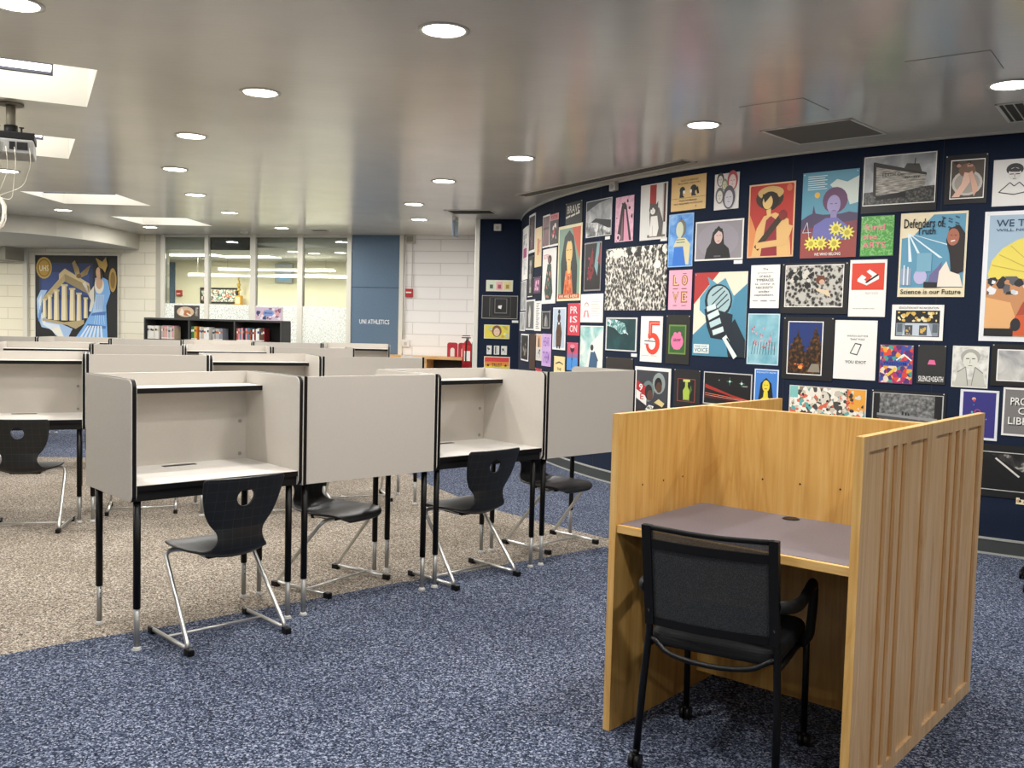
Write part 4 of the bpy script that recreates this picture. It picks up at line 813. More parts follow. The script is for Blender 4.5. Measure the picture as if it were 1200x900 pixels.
pr('yellowwoman', 'poster', 'poster', 'blue poster of a black haired woman with bright yellow skin', ['#d8e4ef', ('r', .05, .03, .95, .97, '#3f7fcf'), ('t', 'EQUALITY NOW', .1, .88, .9, .93, '#d8e4ef'), ('p', [(.18, .03), (.28, .6), (.5, .76), (.72, .6), (.84, .03)], '#111214'), ('e', .5, .52, .15, .17, '#e6d23c'), ('p', [(.1, .03), (.4, .2), (.42, .36), (.58, .36), (.6, .2), (.9, .03)], '#e6d23c'), ('l', .42, .55, .47, .55, .004, K), ('l', .53, .55, .58, .55, .004, K), ('l', .45, .44, .55, .44, .006, '#8a3b34')], 5.469, 1.205, .223, .283, pins=False)
pr('bottle', 'drawing', 'art print', 'black mounted print of a yellow-green bottle inside a thin red square', ['#1c1c1e', ('r', .14, .16, .82, .76, '#8a4038'), ('r', .17, .18, .79, .74, '#161413'), ('p', [(.38, .22), (.36, .45), (.44, .55), (.44, .68), (.54, .68), (.54, .55), (.62, .45), (.6, .22)], '#a9bf4a'), ('r', .36, .68, .62, .74, '#c8cf6a'), ('r', .36, .2, .62, .215, '#8a8a5a'), ('p', [(.6, .3), (.7, .48), (.66, .6), (.62, .5)], '#4f6f2c')], 4.604, 1.161, .31, .338)
pr('lives', 'poster', 'poster', 'white framed poster of two embracing people in football shirts before a red pennant', [W, ('r', .05, .0, .94, .93, '#3c3d44'), ('e', .69, .68, .17, .22, '#8f9c98'), ('e', .4, .5, .17, .22, '#6f7f7c'), ('p', [(.06, .72), (.36, .58), (.36, .38), (.06, .52)], '#b0262c'), ('p', [(.06, .52), (.36, .38), (.36, .2), (.06, .34)], '#e6e3de'), ('t', '9', .14, .5, .24, .64, '#efece6'), ('t', 'E', .18, .32, .28, .44, '#b0262c'), ('p', [(.06, .0), (.08, .3), (.4, .18), (.9, .3), (.94, .0)], '#232329'), ('p', [(.58, .28), (.7, .36), (.86, .28), (.8, .2)], '#d9c58a'), ('e', .42, .48, .11, .16, '#2a2322'), ('e', .46, .42, .08, .11, '#5a3d34'), ('e', .68, .66, .1, .14, '#17181a'), ('e', .7, .6, .08, .11, '#54392e'), ('p', [(.34, .12), (.44, .22), (.58, .2), (.5, .08)], '#e9e6e0'), ('t', '40', .38, .12, .54, .19, '#3a3a44')], 4.072, 1.157, .49, .442, pins=False)
pr('brown', 'poster', 'poster', 'plain dark brown sheet just below the teal underwater photo', ['#35302c', ('r', .03, .05, .97, .95, '#2d2825')], 3.597, 1.226, .439, .25)
pr('redfoliage', 'photo_print', 'photo print', 'black and white photo of tangled leaves with a red haired figure, on a black mount', ['#121213', ('r', .06, .13, .93, .96, W), ('r', .07, .145, .92, .945, 'px_foliage'), ('sc', 14, .1, .5, .5, .9, .05, ['#cfcabf', '#1c1b1a']), ('e', .6, .66, .07, .09, '#6a3a28'), ('e', .62, .62, .04, .05, '#caa58c'), ('p', [(.52, .5), (.72, .46), (.76, .32), (.7, .36), (.56, .44)], '#d8c4a4')], 5.68, 2.05, .556, .394, caption=(.74, .1))
pr('belong', 'poster', 'poster', 'poster of a purple toned person over yellow sunflowers, captioned WE WHO BELONG', ['#5f8fa6', ('r', .0, .45, 1, 1, '#5a93a8'), ('p', [(.5, .84), (.62, .9), (.8, .86), (1, .92), (1, .62), (.86, .6), (.8, .7), (.64, .74)], '#c9d2ca'), ('p', [(0, .45), (.12, .5), (.2, .52), (.22, .62), (.26, .52), (.4, .5), (.7, .5), (.85, .52), (1, .5), (1, .3), (0, .3)], '#4a3f5c'), ('r', 0, 0, 1, .34, '#93453f'), ('p', [(0, .34), (1, .42), (1, .3), (0, .3)], '#7a3f4a'), ('p', [(.2, .2), (.24, .38), (.45, .46), (.65, .46), (.84, .36), (.88, .2)], '#6a6aa8'), ('e', .6, .66, .22, .15, '#5f3a5c'), ('e', .58, .61, .12, .11, '#9a8fb8'), ('r', .53, .46, .64, .54, '#8f84b0'), ('e', .28, .73, .05, .035, '#d8a83c'), ('l', .52, .62, .56, .62, .005, '#4a3f5c'), ('l', .6, .62, .64, .62, .005, '#4a3f5c'), ('l', .56, .54, .62, .54, .005, '#6a4a7a')] + [('l', .1, .95 - .025 * k, .45 - .04 * (k % 2), .95 - .025 * k, .005, '#d6e2e2') for k in range(7)] + [q for x, y in ((.2, .17), (.38, .17), (.62, .16), (.64, .33), (.84, .28)) for q in [('p', [(x + r_ * math.cos(R(9 * k)), y + r_ * .68 * math.sin(R(9 * k))) for k in range(40) for r_ in ((.125 if k % 4 < 2 else .075),)], '#e2d860'), ('e', x, y, .045, .03, '#b8a83c')]] + [('l', .04, .3, .12, .42, .004, '#d8d4e0'), ('l', .12, .42, .16, .25, .004, '#d8d4e0'), ('l', .04, .3, .2, .3, .004, '#d8d4e0'), ('t', 'WE WHO BELONG', .27, .025, .74, .06, '#efe9e2')], 5.831, 2.743, .45, .658)
pr('boat', 'photo_print', 'photo print', 'black and white photo of a beached wooden boat, on a black mount', ['#131314', ('r', .02, .13, .98, .985, W), ('r', .03, .145, .97, .97, 'px_cloud'), ('p', [(.03, .145), (.97, .145), (.97, .42), (.03, .36)], 'px_grass'), ('p', [(.17, .86), (.86, .62), (.84, .42), (.5, .33), (.16, .3)], 'px_boat'), ('p', [(.16, .3), (.15, .88), (.19, .88), (.2, .28)], '#2b2926'), ('p', [(.17, .88), (.86, .64), (.86, .6), (.17, .8)], '#3c3a36'), ('p', [(.56, .73), (.6, .82), (.76, .8), (.8, .66)], '#4e4b46'), ('l', .7, .78, .71, .9, .006, '#2b2926'), ('p', [(.2, .28), (.6, .34), (.6, .25), (.2, .22)], '#191917'), ('t', 'EDITH C', .28, .62, .52, .68, '#2b2926'), ('t', 'GROVE', .58, .56, .78, .6, '#2b2926')], 6.303, 2.823, .534, .421, caption=(.82, .1))
pr('bowl', 'photo_print', 'photo print', 'square photo of hands shaping a clay bowl on a wheel, on a black mount', ['#121213', ('r', .13, .1, .93, .9, W), ('r', .15, .12, .91, .88, '#4f463f'), ('e', .53, .42, .36, .26, '#c4bdb4'), ('e', .53, .42, .3, .21, '#a39b91'), ('e', .52, .68, .2, .14, '#7a5c4c'), ('p', [(.18, .14), (.4, .4), (.46, .64), (.56, .62), (.6, .44), (.36, .14)], '#e0b8a4'), ('p', [(.7, .14), (.6, .5), (.56, .62), (.64, .66), (.8, .3)], '#d8aa94'), ('sc', 6, .2, .74, .88, .87, .06, ['#b98a78', '#3a2a24'])], 6.886, 2.775, .274, .34)
pr('guy', 'drawing', 'drawing', 'ink drawing of a dark haired person wearing glasses, at the right edge', ['#e2e0db', ('e', .5, .78, .2, .13, '#2a2a2c'), ('e', .5, .68, .15, .14, '#dad6cf'), ('p', [(.34, .76), (.5, .82), (.66, .76), (.6, .72), (.4, .73)], '#2a2a2c'), ('l', .38, .68, .48, .68, .006, K), ('l', .52, .68, .62, .68, .006, K), ('l', .5, .68, .5, .61, .003, K), ('l', .46, .58, .54, .58, .004, K), ('l', .15, .3, .4, .5, .006, K), ('l', .85, .3, .62, .5, .006, K), ('l', .4, .5, .5, .42, .006, K), ('l', .62, .5, .5, .42, .006, K), ('l', .15, .3, .5, .24, .006, K), ('l', .5, .24, .85, .3, .006, K)], 7.194, 2.72, .264, .315)
pr('fund', 'poster', 'poster', 'green poster with pink lettering fund the ARTS', ['#4f8f45', ('r', .02, .02, .98, .98, 'px_greenlines'), ('t', 'fund', .1, .64, .72, .8, '#e07a8c'), ('t', 'the', .06, .42, .5, .56, '#e07a8c'), ('t', 'ARTS', .06, .2, .76, .35, '#e07a8c')], 6.312, 2.382, .243, .295)
pr('redlogo', 'poster', 'poster', 'white poster with a red square holding a folded white ribbon mark', [W, ('r', .06, .47, .94, .94, '#d8452f'), ('p', [(.22, .66), (.34, .74), (.46, .69), (.4, .65), (.5, .61), (.62, .71), (.46, .79), (.54, .83), (.8, .72), (.8, .66), (.48, .55), (.22, .62)], W), ('p', [(.42, .6), (.48, .59), (.8, .73), (.76, .75)], K), ('t', 'PRINT SHOW', .45, .39, .8, .43, '#c9c6c0'), ('t', 'the poster speaks today', .12, .13, .72, .155, '#8a8884')], 6.243, 2.061, .275, .423)
pr('defend', 'poster', 'poster', 'poster of a smiling woman in a white coat, lettered Defenders of Truth', ['#e6d9b8', ('r', .03, .11, .97, .97, '#5f98b4'), ('p', [(.03, .97), (.03, .7), (.2, .72), (.5, .97)], '#e6d9b8')] + [('p', [(.12, .76), (.14, .76), (a, b_), (a - .05, b_)], '#dcebf0') for a, b_ in ((.2, .42), (.42, .38), (.66, .46), (.8, .6))] + [('l', .62 + .1 * (k % 3), .94 - .05 * (k // 3) - .02 * (k % 2), .68 + .1 * (k % 3), .92 - .05 * (k // 3) - .02 * (k % 2), .011, '#34566e') for k in range(9)] + [('r', .04, .14, .2, .34, '#8f9fb4'), ('r', .08, .14, .1, .38, '#dce4ea'), ('r', .14, .14, .16, .36, '#dce4ea'), ('e', .34, .24, .1, .09, '#b8b4d8'), ('r', .3, .3, .38, .34, '#c86a7a'), ('p', [(.45, .11), (.48, .26), (.6, .36), (.66, .42), (.6, .2), (.66, .11)], '#6f6a94'), ('r', .28, .3, .5, .52, '#79aabf'), ('p', [(.7, .66), (.74, .8), (.88, .84), (.97, .74), (.97, .3), (.8, .24), (.76, .5)], '#2a2424'), ('e', .8, .7, .09, .1, '#a86a54'), ('l', .76, .72, .79, .72, .004, K), ('l', .82, .72, .85, .72, .004, K), ('l', .77, .65, .83, .66, .008, '#f2e9e0'), ('p', [(.6, .12), (.62, .3), (.72, .42), (.78, .3), (.92, .26), (.97, .12)], '#eadfce'), ('p', [(.4, .11), (.6, .11), (.6, .17), (.4, .18)], '#26262a'), ('t', 'Defenders of', .06, .82, .66, .93, '#17181a'), ('t', 'Truth', .26, .74, .54, .82, '#17181a'), ('t', 'Science is our Future', .05, .035, .95, .09, '#17181a')], 6.6, 2.387, .452, .602)
pr('people', 'poster', 'poster', 'tall right-edge poster with a yellow sun, starting WE THE PEOPLE', ['#e4e6e8', ('r', .05, .04, .97, .97, '#9fb6c8'), ('e', .62, .52, .56, .3, '#e2d05a')] + [('l', .62, .5, .62 + .55 * math.cos(R(a)), .5 + .3 * math.sin(R(a)), .005, '#c2ab4c') for a in range(10, 180, 17)] + [('r', .05, .04, .97, .48, '#c28a5c'), ('sc', 50, .06, .36, .96, .5, .05, ['#26262a', '#c9d0d6', '#dfe2e4', '#5a5a5e']), ('p', [(.05, .1), (.05, .34), (.3, .3), (.4, .1)], '#e0ab72'), ('p', [(.3, .1), (.42, .3), (.7, .46), (.97, .44), (.97, .08), (.4, .06)], '#a84a30'), ('p', [(.45, .18), (.6, .34), (.97, .42), (.97, .26), (.6, .2)], '#6f97b4'), ('l', .5, .2, .97, .36, .01, '#1e2a38'), ('p', [(.32, .05), (.36, .2), (.7, .24), (.97, .16), (.97, .05)], '#cc5a30'), ('r', .05, .04, .34, .1, '#1c1c1e'), ('e', .36, .13, .05, .05, '#26262a'), ('t', 'WE THE PEOPLE', .12, .88, 1.3 if False else .95, .935, '#24405c'), ('t', 'WILL NOT BE BANNED', .12, .845, .9, .865, '#24405c')], 7.158, 2.371, .62, .889)
pr('educ', 'poster', 'poster', 'white landscape poster reading EDUCATION NOT INCARCERATION above a comic panel', [W, ('t', 'EDUCATION NOT INCARCERATION', .14, .88, .9, .94, K), ('r', .08, .1, .93, .84, '#1f1f20'), ('r', .1, .12, .91, .48, '#8f9aa4'), ('p', [(.22, .12), (.28, .48), (.72, .48), (.8, .12)], '#c2ccd6'), ('sc', 26, .12, .52, .88, .8, .045, ['#d8b45c', '#c7a04a', '#e6d9a8']), ('r', .27, .14, .42, .42, '#4a4f54'), ('r', .55, .14, .7, .42, '#4a4f54'), ('r', .12, .22, .22, .46, '#5d666e'), ('r', .8, .22, .9, .46, '#5d666e'), ('sc', 8, .29, .16, .4, .4, .03, ['#d8b45c']), ('sc', 8, .57, .16, .68, .4, .03, ['#d8b45c'])], 6.569, 1.729, .357, .255)
pr('trees', 'photo_print', 'photo print', 'night photo of lit conifers and a tent, on a black mount', ['#121214', ('r', .1, .08, .8, .93, W), ('r', .12, .095, .78, .915, '#1c3270'), ('p', [(.12, .095), (.12, .46), (.17, .5), (.16, .56), (.23, .6), (.22, .66), (.28, .68), (.31, .8), (.34, .68), (.4, .64), (.38, .57), (.45, .53), (.43, .46), (.5, .44), (.49, .5), (.56, .56), (.55, .63), (.61, .68), (.62, .76), (.66, .86), (.69, .75), (.74, .7), (.73, .62), (.78, .58), (.78, .095)], 'px_trees'), ('e', .38, .2, .05, .03, '#f0a050'), ('sc', 10, .25, .16, .5, .26, .03, ['#c8642a', '#5a2410']), ('p', [(.52, .13), (.6, .26), (.74, .26), (.76, .13)], '#8d8574')], 5.715, 1.631, .425, .491, caption=(.7, .07))
pr('phone', 'poster', 'poster', 'white poster with an outlined mobile phone and the words YOU IDIOT', [W, ('t', 'WATCH OUT FOR', .3, .72, .8, .75, K), ('t', 'THAT POLE', .38, .665, .72, .695, K), ('p', [(.38, .44), (.5, .62), (.66, .6), (.56, .41)], K), ('p', [(.41, .45), (.51, .6), (.63, .585), (.55, .43)], W), ('t', 'YOU IDIOT', .28, .27, .78, .32, K)], 6.148, 1.61, .321, .445)
pr('collage', 'poster', 'poster', 'small poster crowded with red, blue and orange patches', ['#7a3c64', ('r', .02, .02, .98, .98, 'px_confetti'), ('r', .1, .45, .85, .58, '#3a4fa8'), ('l', .5, .6, .72, .76, .01, W), ('l', .72, .76, .95, .6, .01, W), ('l', .25, .2, .5, .4, .02, '#e8c23c'), ('t', 'FREEDOM', .14, .48, .8, .55, '#1c2450')], 6.497, 1.436, .239, .283)
pr('silence', 'poster', 'poster', 'small black poster with a pink triangle-like patch and white words along the bottom', ['#2b2a29', ('p', [(.36, .5), (.66, .5), (.6, .62), (.42, .62)], '#e06a9a'), ('t', 'SILENCE=DEATH', .06, .06, .94, .2, W)], 6.766, 1.442, .19, .279)
pr('pencil', 'drawing', 'drawing', 'pencil portrait of a curly haired person in a jacket, right of the black poster', ['#e6e6dc', ('r', .03, .03, .97, .97, 'px_pencil'), ('e', .5, .74, .27, .19, '#a9a89e'), ('e', .5, .65, .2, .2, '#dddcd0'), ('l', .38, .7, .47, .7, .007, '#5a5a54'), ('l', .54, .7, .63, .7, .007, '#5a5a54'), ('l', .5, .68, .49, .58, .003, '#8a8a80'), ('l', .45, .53, .56, .53, .004, '#6a6a62'), ('p', [(.08, .03), (.16, .36), (.38, .5), (.44, .2), (.56, .2), (.64, .5), (.86, .36), (.94, .03)], '#c4c3b8'), ('l', .16, .36, .38, .5, .005, '#77776e'), ('l', .86, .36, .64, .5, .005, '#77776e'), ('l', .38, .5, .46, .05, .004, '#77776e'), ('l', .64, .5, .56, .05, .004, '#77776e')], 6.998, 1.443, .234, .291)
pr('fog', 'photo_print', 'photo print', 'grey photo of drifting fog with a dark lattice tower, black mount', ['#141412', ('r', .1, .12, .93, .88, W), ('r', .12, .145, .91, .855, 'px_fog')] + [('l', .62 + .06 * k, .16, .62 + .06 * k, .5, .005, '#26221f') for k in range(4)] + [('l', .62, y, .82, y, .005, '#26221f') for y in (.2, .3, .42, .5)] + [('p', [(.58, .36), (.88, .36), (.84, .4), (.62, .4)], '#3a322c')], 7.247, 1.463, .36, .287)
pr('wide', 'poster', 'poster', 'wide drawing packed with small cartoon faces in grey, teal and orange', ['#d6cfc0', ('r', .01, .02, .99, .98, 'px_doodle'), ('r', .78, .4, .99, .98, '#e8a23c'), ('sc', 24, .72, .35, .97, .95, .03, ['#e5694c', '#d9d2c2', '#3a3834']), ('r', .01, .66, .12, .98, '#7fc0bb'), ('e', .48, .7, .06, .16, '#d9d2c2'), ('sc', 40, .05, .1, .8, .8, .02, ['#2a2926', '#efe9dc', '#d9694c'])], 5.793, 1.093, .62, .276, pins=False)
pr('bridge', 'photo_print', 'photo print', 'grey photo of a long bridge with tiny figures under a speckled sky', ['#121213', ('r', .03, .05, .97, .93, '#b9b9b7'), ('r', .045, .07, .955, .91, '#141415'), ('r', .13, .07, .86, .91, 'px_gravel'), ('p', [(.1, .3), (.9, .22), (.9, .3), (.1, .36)], '#8f9090'), ('p', [(.1, .22), (.9, .12), (.9, .2), (.1, .3)], '#4a4b4c'), ('r', .44, .34, .46, .44, K), ('r', .48, .33, .5, .42, K), ('r', .52, .33, .535, .4, K)], 6.444, 1.101, .528, .266)
pr('planet', 'poster', 'poster', 'violet-blue poster with a few tiny drawn shapes in a white border', ['#e2e4ea', ('r', .08, .05, .93, .96, '#34307c'), ('e', .36, .82, .05, .03, '#e6b8a0'), ('e', .37, .79, .03, .03, '#c8485a'), ('r', .355, .69, .375, .71, '#5fa0d0'), ('e', .47, .56, .08, .055, '#c8485a'), ('e', .47, .56, .06, .04, '#34307c'), ('e', .33, .55, .03, .022, '#5fb0b0'), ('e', .7, .42, .012, .01, '#d8d8e8')], 7.063, 1.139, .245, .347)
pr('greytext', 'poster', 'poster', 'grey poster with bold white block lettering in three rows, cut by the right edge', ['#e9e7e2', ('r', .04, .04, .96, .96, '#7b7876'), ('t', 'PROTECT', .17, .62, .9, .78, K), ('t', 'PROTECT', .15, .64, .88, .8, W), ('t', 'CIVIL', .32, .43, .82, .58, K), ('t', 'CIVIL', .3, .45, .8, .6, W), ('t', 'LIBERTY', .14, .22, .9, .37, K), ('t', 'LIBERTY', .12, .24, .88, .39, W)], 7.333, 1.168, .317, .33)
pr('bigdark', 'photo_print', 'photo print', 'wide dark photo of a silhouetted person beside bright folded fabric', ['#0f0f10', ('r', .02, .13, .98, .87, '#c9c7c4'), ('r', .025, .145, .975, .855, '#0a0a0b'), ('p', [(.42, .82), (.6, .84), (.97, .84), (.97, .2), (.8, .3)], 'px_silk'), ('p', [(.1, .15), (.15, .5), (.3, .8), (.42, .7), (.5, .4), (.7, .15)], '#050505'), ('l', .45, .75, .62, .42, .012, '#d9d4cc'), ('l', .3, .55, .34, .52, .006, '#b8654a')], 6.907, .767, .89, .362, pins=False)
pr('tag', 'paper_tag', 'tag', 'small cream pointed paper tag low on the wall at the right edge', ['#e9dcb8', ('p', [(.0, .5), (.14, .9), (.14, .1)], '#c8a878'), ('e', .2, .5, .06, .2, '#2a201a'), ('t', 'ART', .35, .25, .85, .7, '#6a5a40')], 7.448, .416, .12, .045, pins=False)
pr('pale', 'photo_print', 'photo print', 'pale grey photo print curling round the left curve of the wall', ['#d6d7d9', ('r', .04, .03, .96, .97, 'px_greyscale')], .542, 2.068, .56, .37)
pr('slimtext', 'poster', 'poster', 'slim black poster with white sideways lettering', ['#19191b', ('t', 'PEACE', .35, .1, .65, .9, '#d9d8d4'), ('l', .1, .02, .9, .02, .01, W)], 1.165, 2.343, .354, .494)
pr('purple', 'photo_print', 'photo print', 'small purple toned photo print near the left curve', ['#3a2c38', ('r', .08, .1, .92, .9, '#6f4468'), ('sc', 10, .2, .2, .8, .8, .1, ['#d79ab4', '#8f5a80', '#e8c0cf'])], 1.536, 2.079, .338, .199)
pr('greyphoto', 'photo_print', 'photo print', 'grey photo of a pale curving shape in a white border', ['#dedddb', ('r', .08, .05, .92, .95, '#5c5c5a'), ('p', [(.4, .1), (.35, .5), (.5, .85), (.62, .6), (.56, .1)], '#c9c8c4'), ('l', .45, .15, .5, .7, .01, '#8d8c89')], 1.092, 1.819, .538, .36)
pr('whitetext', 'poster', 'poster', 'narrow white sheet of printed black lines', [W] + [('l', .25, .92 - .055 * k, .8 - .1 * (k % 3), .92 - .055 * k, .006, '#4a4a4c') for k in range(16)], 1.634, 1.797, .283, .345)
pr('darksmall', 'photo_print', 'photo print', 'small black and white photo of clasped hands in a thin white border', ['#1b1b1c', ('r', .06, .06, .94, .94, '#c9c8c4'), ('r', .1, .09, .9, .91, '#232324'), ('p', [(.3, .15), (.35, .55), (.5, .8), (.66, .55), (.7, .15)], '#8d8c8a'), ('l', .45, .2, .5, .7, .01, '#d8d7d4'), ('l', .58, .2, .56, .6, .008, '#3c3c3c')], 1.945, 1.685, .326, .21)
pr('standing', 'poster', 'poster', 'tall pale blue poster of a standing figure in a brown coat', [W, ('r', .06, .05, .94, .97, '#b8c8d8'), ('p', [(.3, .08), (.28, .4), (.38, .66), (.62, .66), (.74, .4), (.68, .08)], '#5a3c28'), ('e', .5, .75, .12, .1, '#3a2418'), ('e', .5, .9, .09, .05, '#2a1c14'), ('e', .5, .62, .05, .03, W), ('r', .36, .03, .46, .12, '#26180f'), ('r', .54, .03, .64, .12, '#26180f'), ('sc', 10, .34, .15, .66, .5, .04, ['#6f4c34', '#40281a'])], 2.347, 1.714, .365, .456)
pr('prison', 'poster', 'poster', 'red poster with looping white letters reading PRISON in three rows', ['#cf3a4c', ('t', 'PR', .2, .68, .8, .9, '#f2dfe0'), ('t', 'IS', .2, .4, .8, .6, '#f2dfe0'), ('t', 'ON', .2, .1, .8, .32, '#f2dfe0')], 2.764, 1.755, .287, .336)
pr('pinkblue', 'poster', 'poster', 'poster fading from pink to blue with a dark floating head and thread', ['#d0506c', ('r', 0, .45, 1, .62, '#9a6a9c'), ('r', 0, .0, 1, .46, '#4a90d8'), ('e', .5, .78, .2, .13, '#3a2028'), ('e', .5, .86, .22, .07, '#e08a9a'), ('l', .5, .65, .46, .1, .008, '#26303c'), ('e', .48, .4, .05, .05, '#26303c')], 2.772, 1.346, .255, .293)
pr('creamtext', 'poster', 'poster', 'small cream poster with a dark arched stroke, above the grey carrel edge', ['#ecd89c', ('p', [(.15, .6), (.5, .72), (.85, .6), (.85, .54), (.5, .64), (.15, .54)], '#3a342c'), ('t', 'THE', .3, .2, .7, .36, '#3a342c')], 2.416, 1.188, .302, .19)
pr('blackphoto', 'photo_print', 'photo print', 'dark photo of candles in a white border, low at the left curve', ['#e4e4e4', ('r', .06, .05, .94, .95, '#17171a'), ('sc', 14, .15, .2, .85, .7, .05, ['#5c5650', '#a89c8c', '#332e2a'])], .72, 1.408, .62, .329)
pr('brownstrip', 'poster', 'poster', 'tall plain brown sheet near the left curve', ['#38251d', ('r', .05, .03, .95, .97, '#402a20')], 1.407, 1.416, .3, .421)
pr('creamblack', 'poster', 'poster', 'narrow cream and black poster of a standing bottle shape', ['#d9cfc2', ('r', .1, .5, .9, .95, '#dba884'), ('p', [(.4, .5), (.42, .8), (.5, .92), (.6, .8), (.62, .5)], '#241c18'), ('r', .1, .06, .9, .46, '#cfcac8'), ('sc', 10, .15, .1, .85, .42, .08, ['#26242c', '#8d8a94'])], 1.736, 1.42, .245, .306)
pr('lilac', 'poster', 'poster', 'lilac poster with purple outlined word shapes', ['#c9a8d8', ('t', 'HEAR', .15, .62, .85, .9, '#8a5cb0'), ('t', 'THEM', .15, .1, .85, .45, '#8a5cb0')], 1.987, 1.424, .319, .362)
pr('paler', 'photo_print', 'photo print', 'pale torn-edged photo at the extreme left curve of the wall', ['#dcdddf', ('r', .05, .05, .95, .95, 'px_greyscale')], .46, 1.681, .58, .237)
pr('redsmall', 'poster', 'poster', 'small red and white sheet just above the grey carrel corner', ['#b8343c', ('sc', 8, .1, .2, .9, .8, .12, ['#e9dcd8', '#7a1c24'])], 1.739, 1.024, .259, .15)
for (name, label, cat, s, z, w_, h, ops, kw) in PR:
    make_print(name, label, cat, s, z, w_, h, ops, 'drum', **kw)
# things on the flat navy return
FLAT = ((NA.x, NA.y), NYAW, 0)
make_print('art_card_strip', 'pale strip holding three small coloured cards, top of the flat navy wall', 'art print', .161, 2.107, .367, .15, ['#d9d6c4', ('r', .08, .15, .32, .85, '#c8d8c0'), ('r', .38, .15, .62, .85, '#e2a8a8'), ('r', .68, .15, .92, .85, '#ddcf8a'), ('r', .14, .25, .26, .6, '#4a5a4a'), ('r', .44, .25, .56, .6, '#a84a5a'), ('r', .74, .25, .86, .6, '#a88a3a')], FLAT)
make_print('photo_print', 'black framed photo of nested doorways with a bright glimpse at the centre', 'photo print', .101, 1.908, .507, .32, ['#0c0c0d', ('r', .015, .02, .985, .98, '#9a9a98'), ('r', .03, .045, .97, .955, '#0c0c0d'), ('r', .22, .1, .24, .9, '#5a5a58'), ('r', .28, .1, .8, .93, '#3a3a39'), ('r', .3, .14, .78, .9, '#0c0c0d'), ('r', .36, .24, .7, .86, '#6a6a68'), ('r', .38, .28, .68, .84, '#101011'), ('p', [(.46, .46), (.54, .42), (.56, .58), (.46, .56)], '#efece6')], FLAT, caption=(.84, -.04))
make_print('poster', 'yellow poster of a long haired face among flowers, on the flat navy wall', 'poster', .147, 1.512, .351, .185, ['#e8e3c0', ('r', .03, .04, .97, .96, '#dccf4a'), ('sc', 22, .05, .08, .95, .92, .07, ['#7fb08a', '#e9e08a', '#a8c4c8', '#cfa83a']), ('e', .5, .55, .19, .42, '#7a5038'), ('e', .5, .48, .12, .3, '#dfc4a8'), ('l', .45, .55, .48, .55, .004, K), ('l', .53, .55, .56, .55, .004, K), ('l', .47, .32, .54, .32, .004, '#a84a4a')], FLAT)
for i, (x0, x1, lb, cc) in enumerate(((.189, .257, 'left of three small white cards on the flat navy wall', '#5a5a58'), (.289, .363, 'middle of three small white cards on the flat navy wall', '#8a8a88'), (.389, .468, 'right of three small white cards on the flat navy wall', '#3a3a3c'))):
    make_print('art_card', lb, 'art card', x0, 1.233, x1 - x0, .118, ['#dcdcd6', ('sc', 5, .15, .15, .85, .8, .2, [cc, '#b0b0aa'])] if i != 1 else ['#dcdcd6', ('r', .2, .08, .45, .92, '#5a5a58'), ('r', .6, .08, .7, .92, '#a9a9a4')], FLAT, group='small white cards on the flat navy wall', pins=False)
make_print('poster', 'red to yellow poster with two black stars, lowest on the flat navy wall', 'poster', .157, 1.088, .355, .245, ['#ecdcc0', ('r', .03, .04, .97, .96, '#e0c83a'), ('r', .03, .5, .97, .75, '#dd8a3c'), ('r', .03, .72, .97, .96, '#cf3f3a'), ('t', 'TRUST', .3, .44, .7, .64, K)] + [('p', [(cx_ + r_ * math.cos(R(90 + 36 * k)), .52 + r_ * 1.4 * math.sin(R(90 + 36 * k))) for k in range(10) for r_ in ((.07 if k % 2 == 0 else .03),)], K) for cx_ in (.16, .84)], FLAT, pins=False)
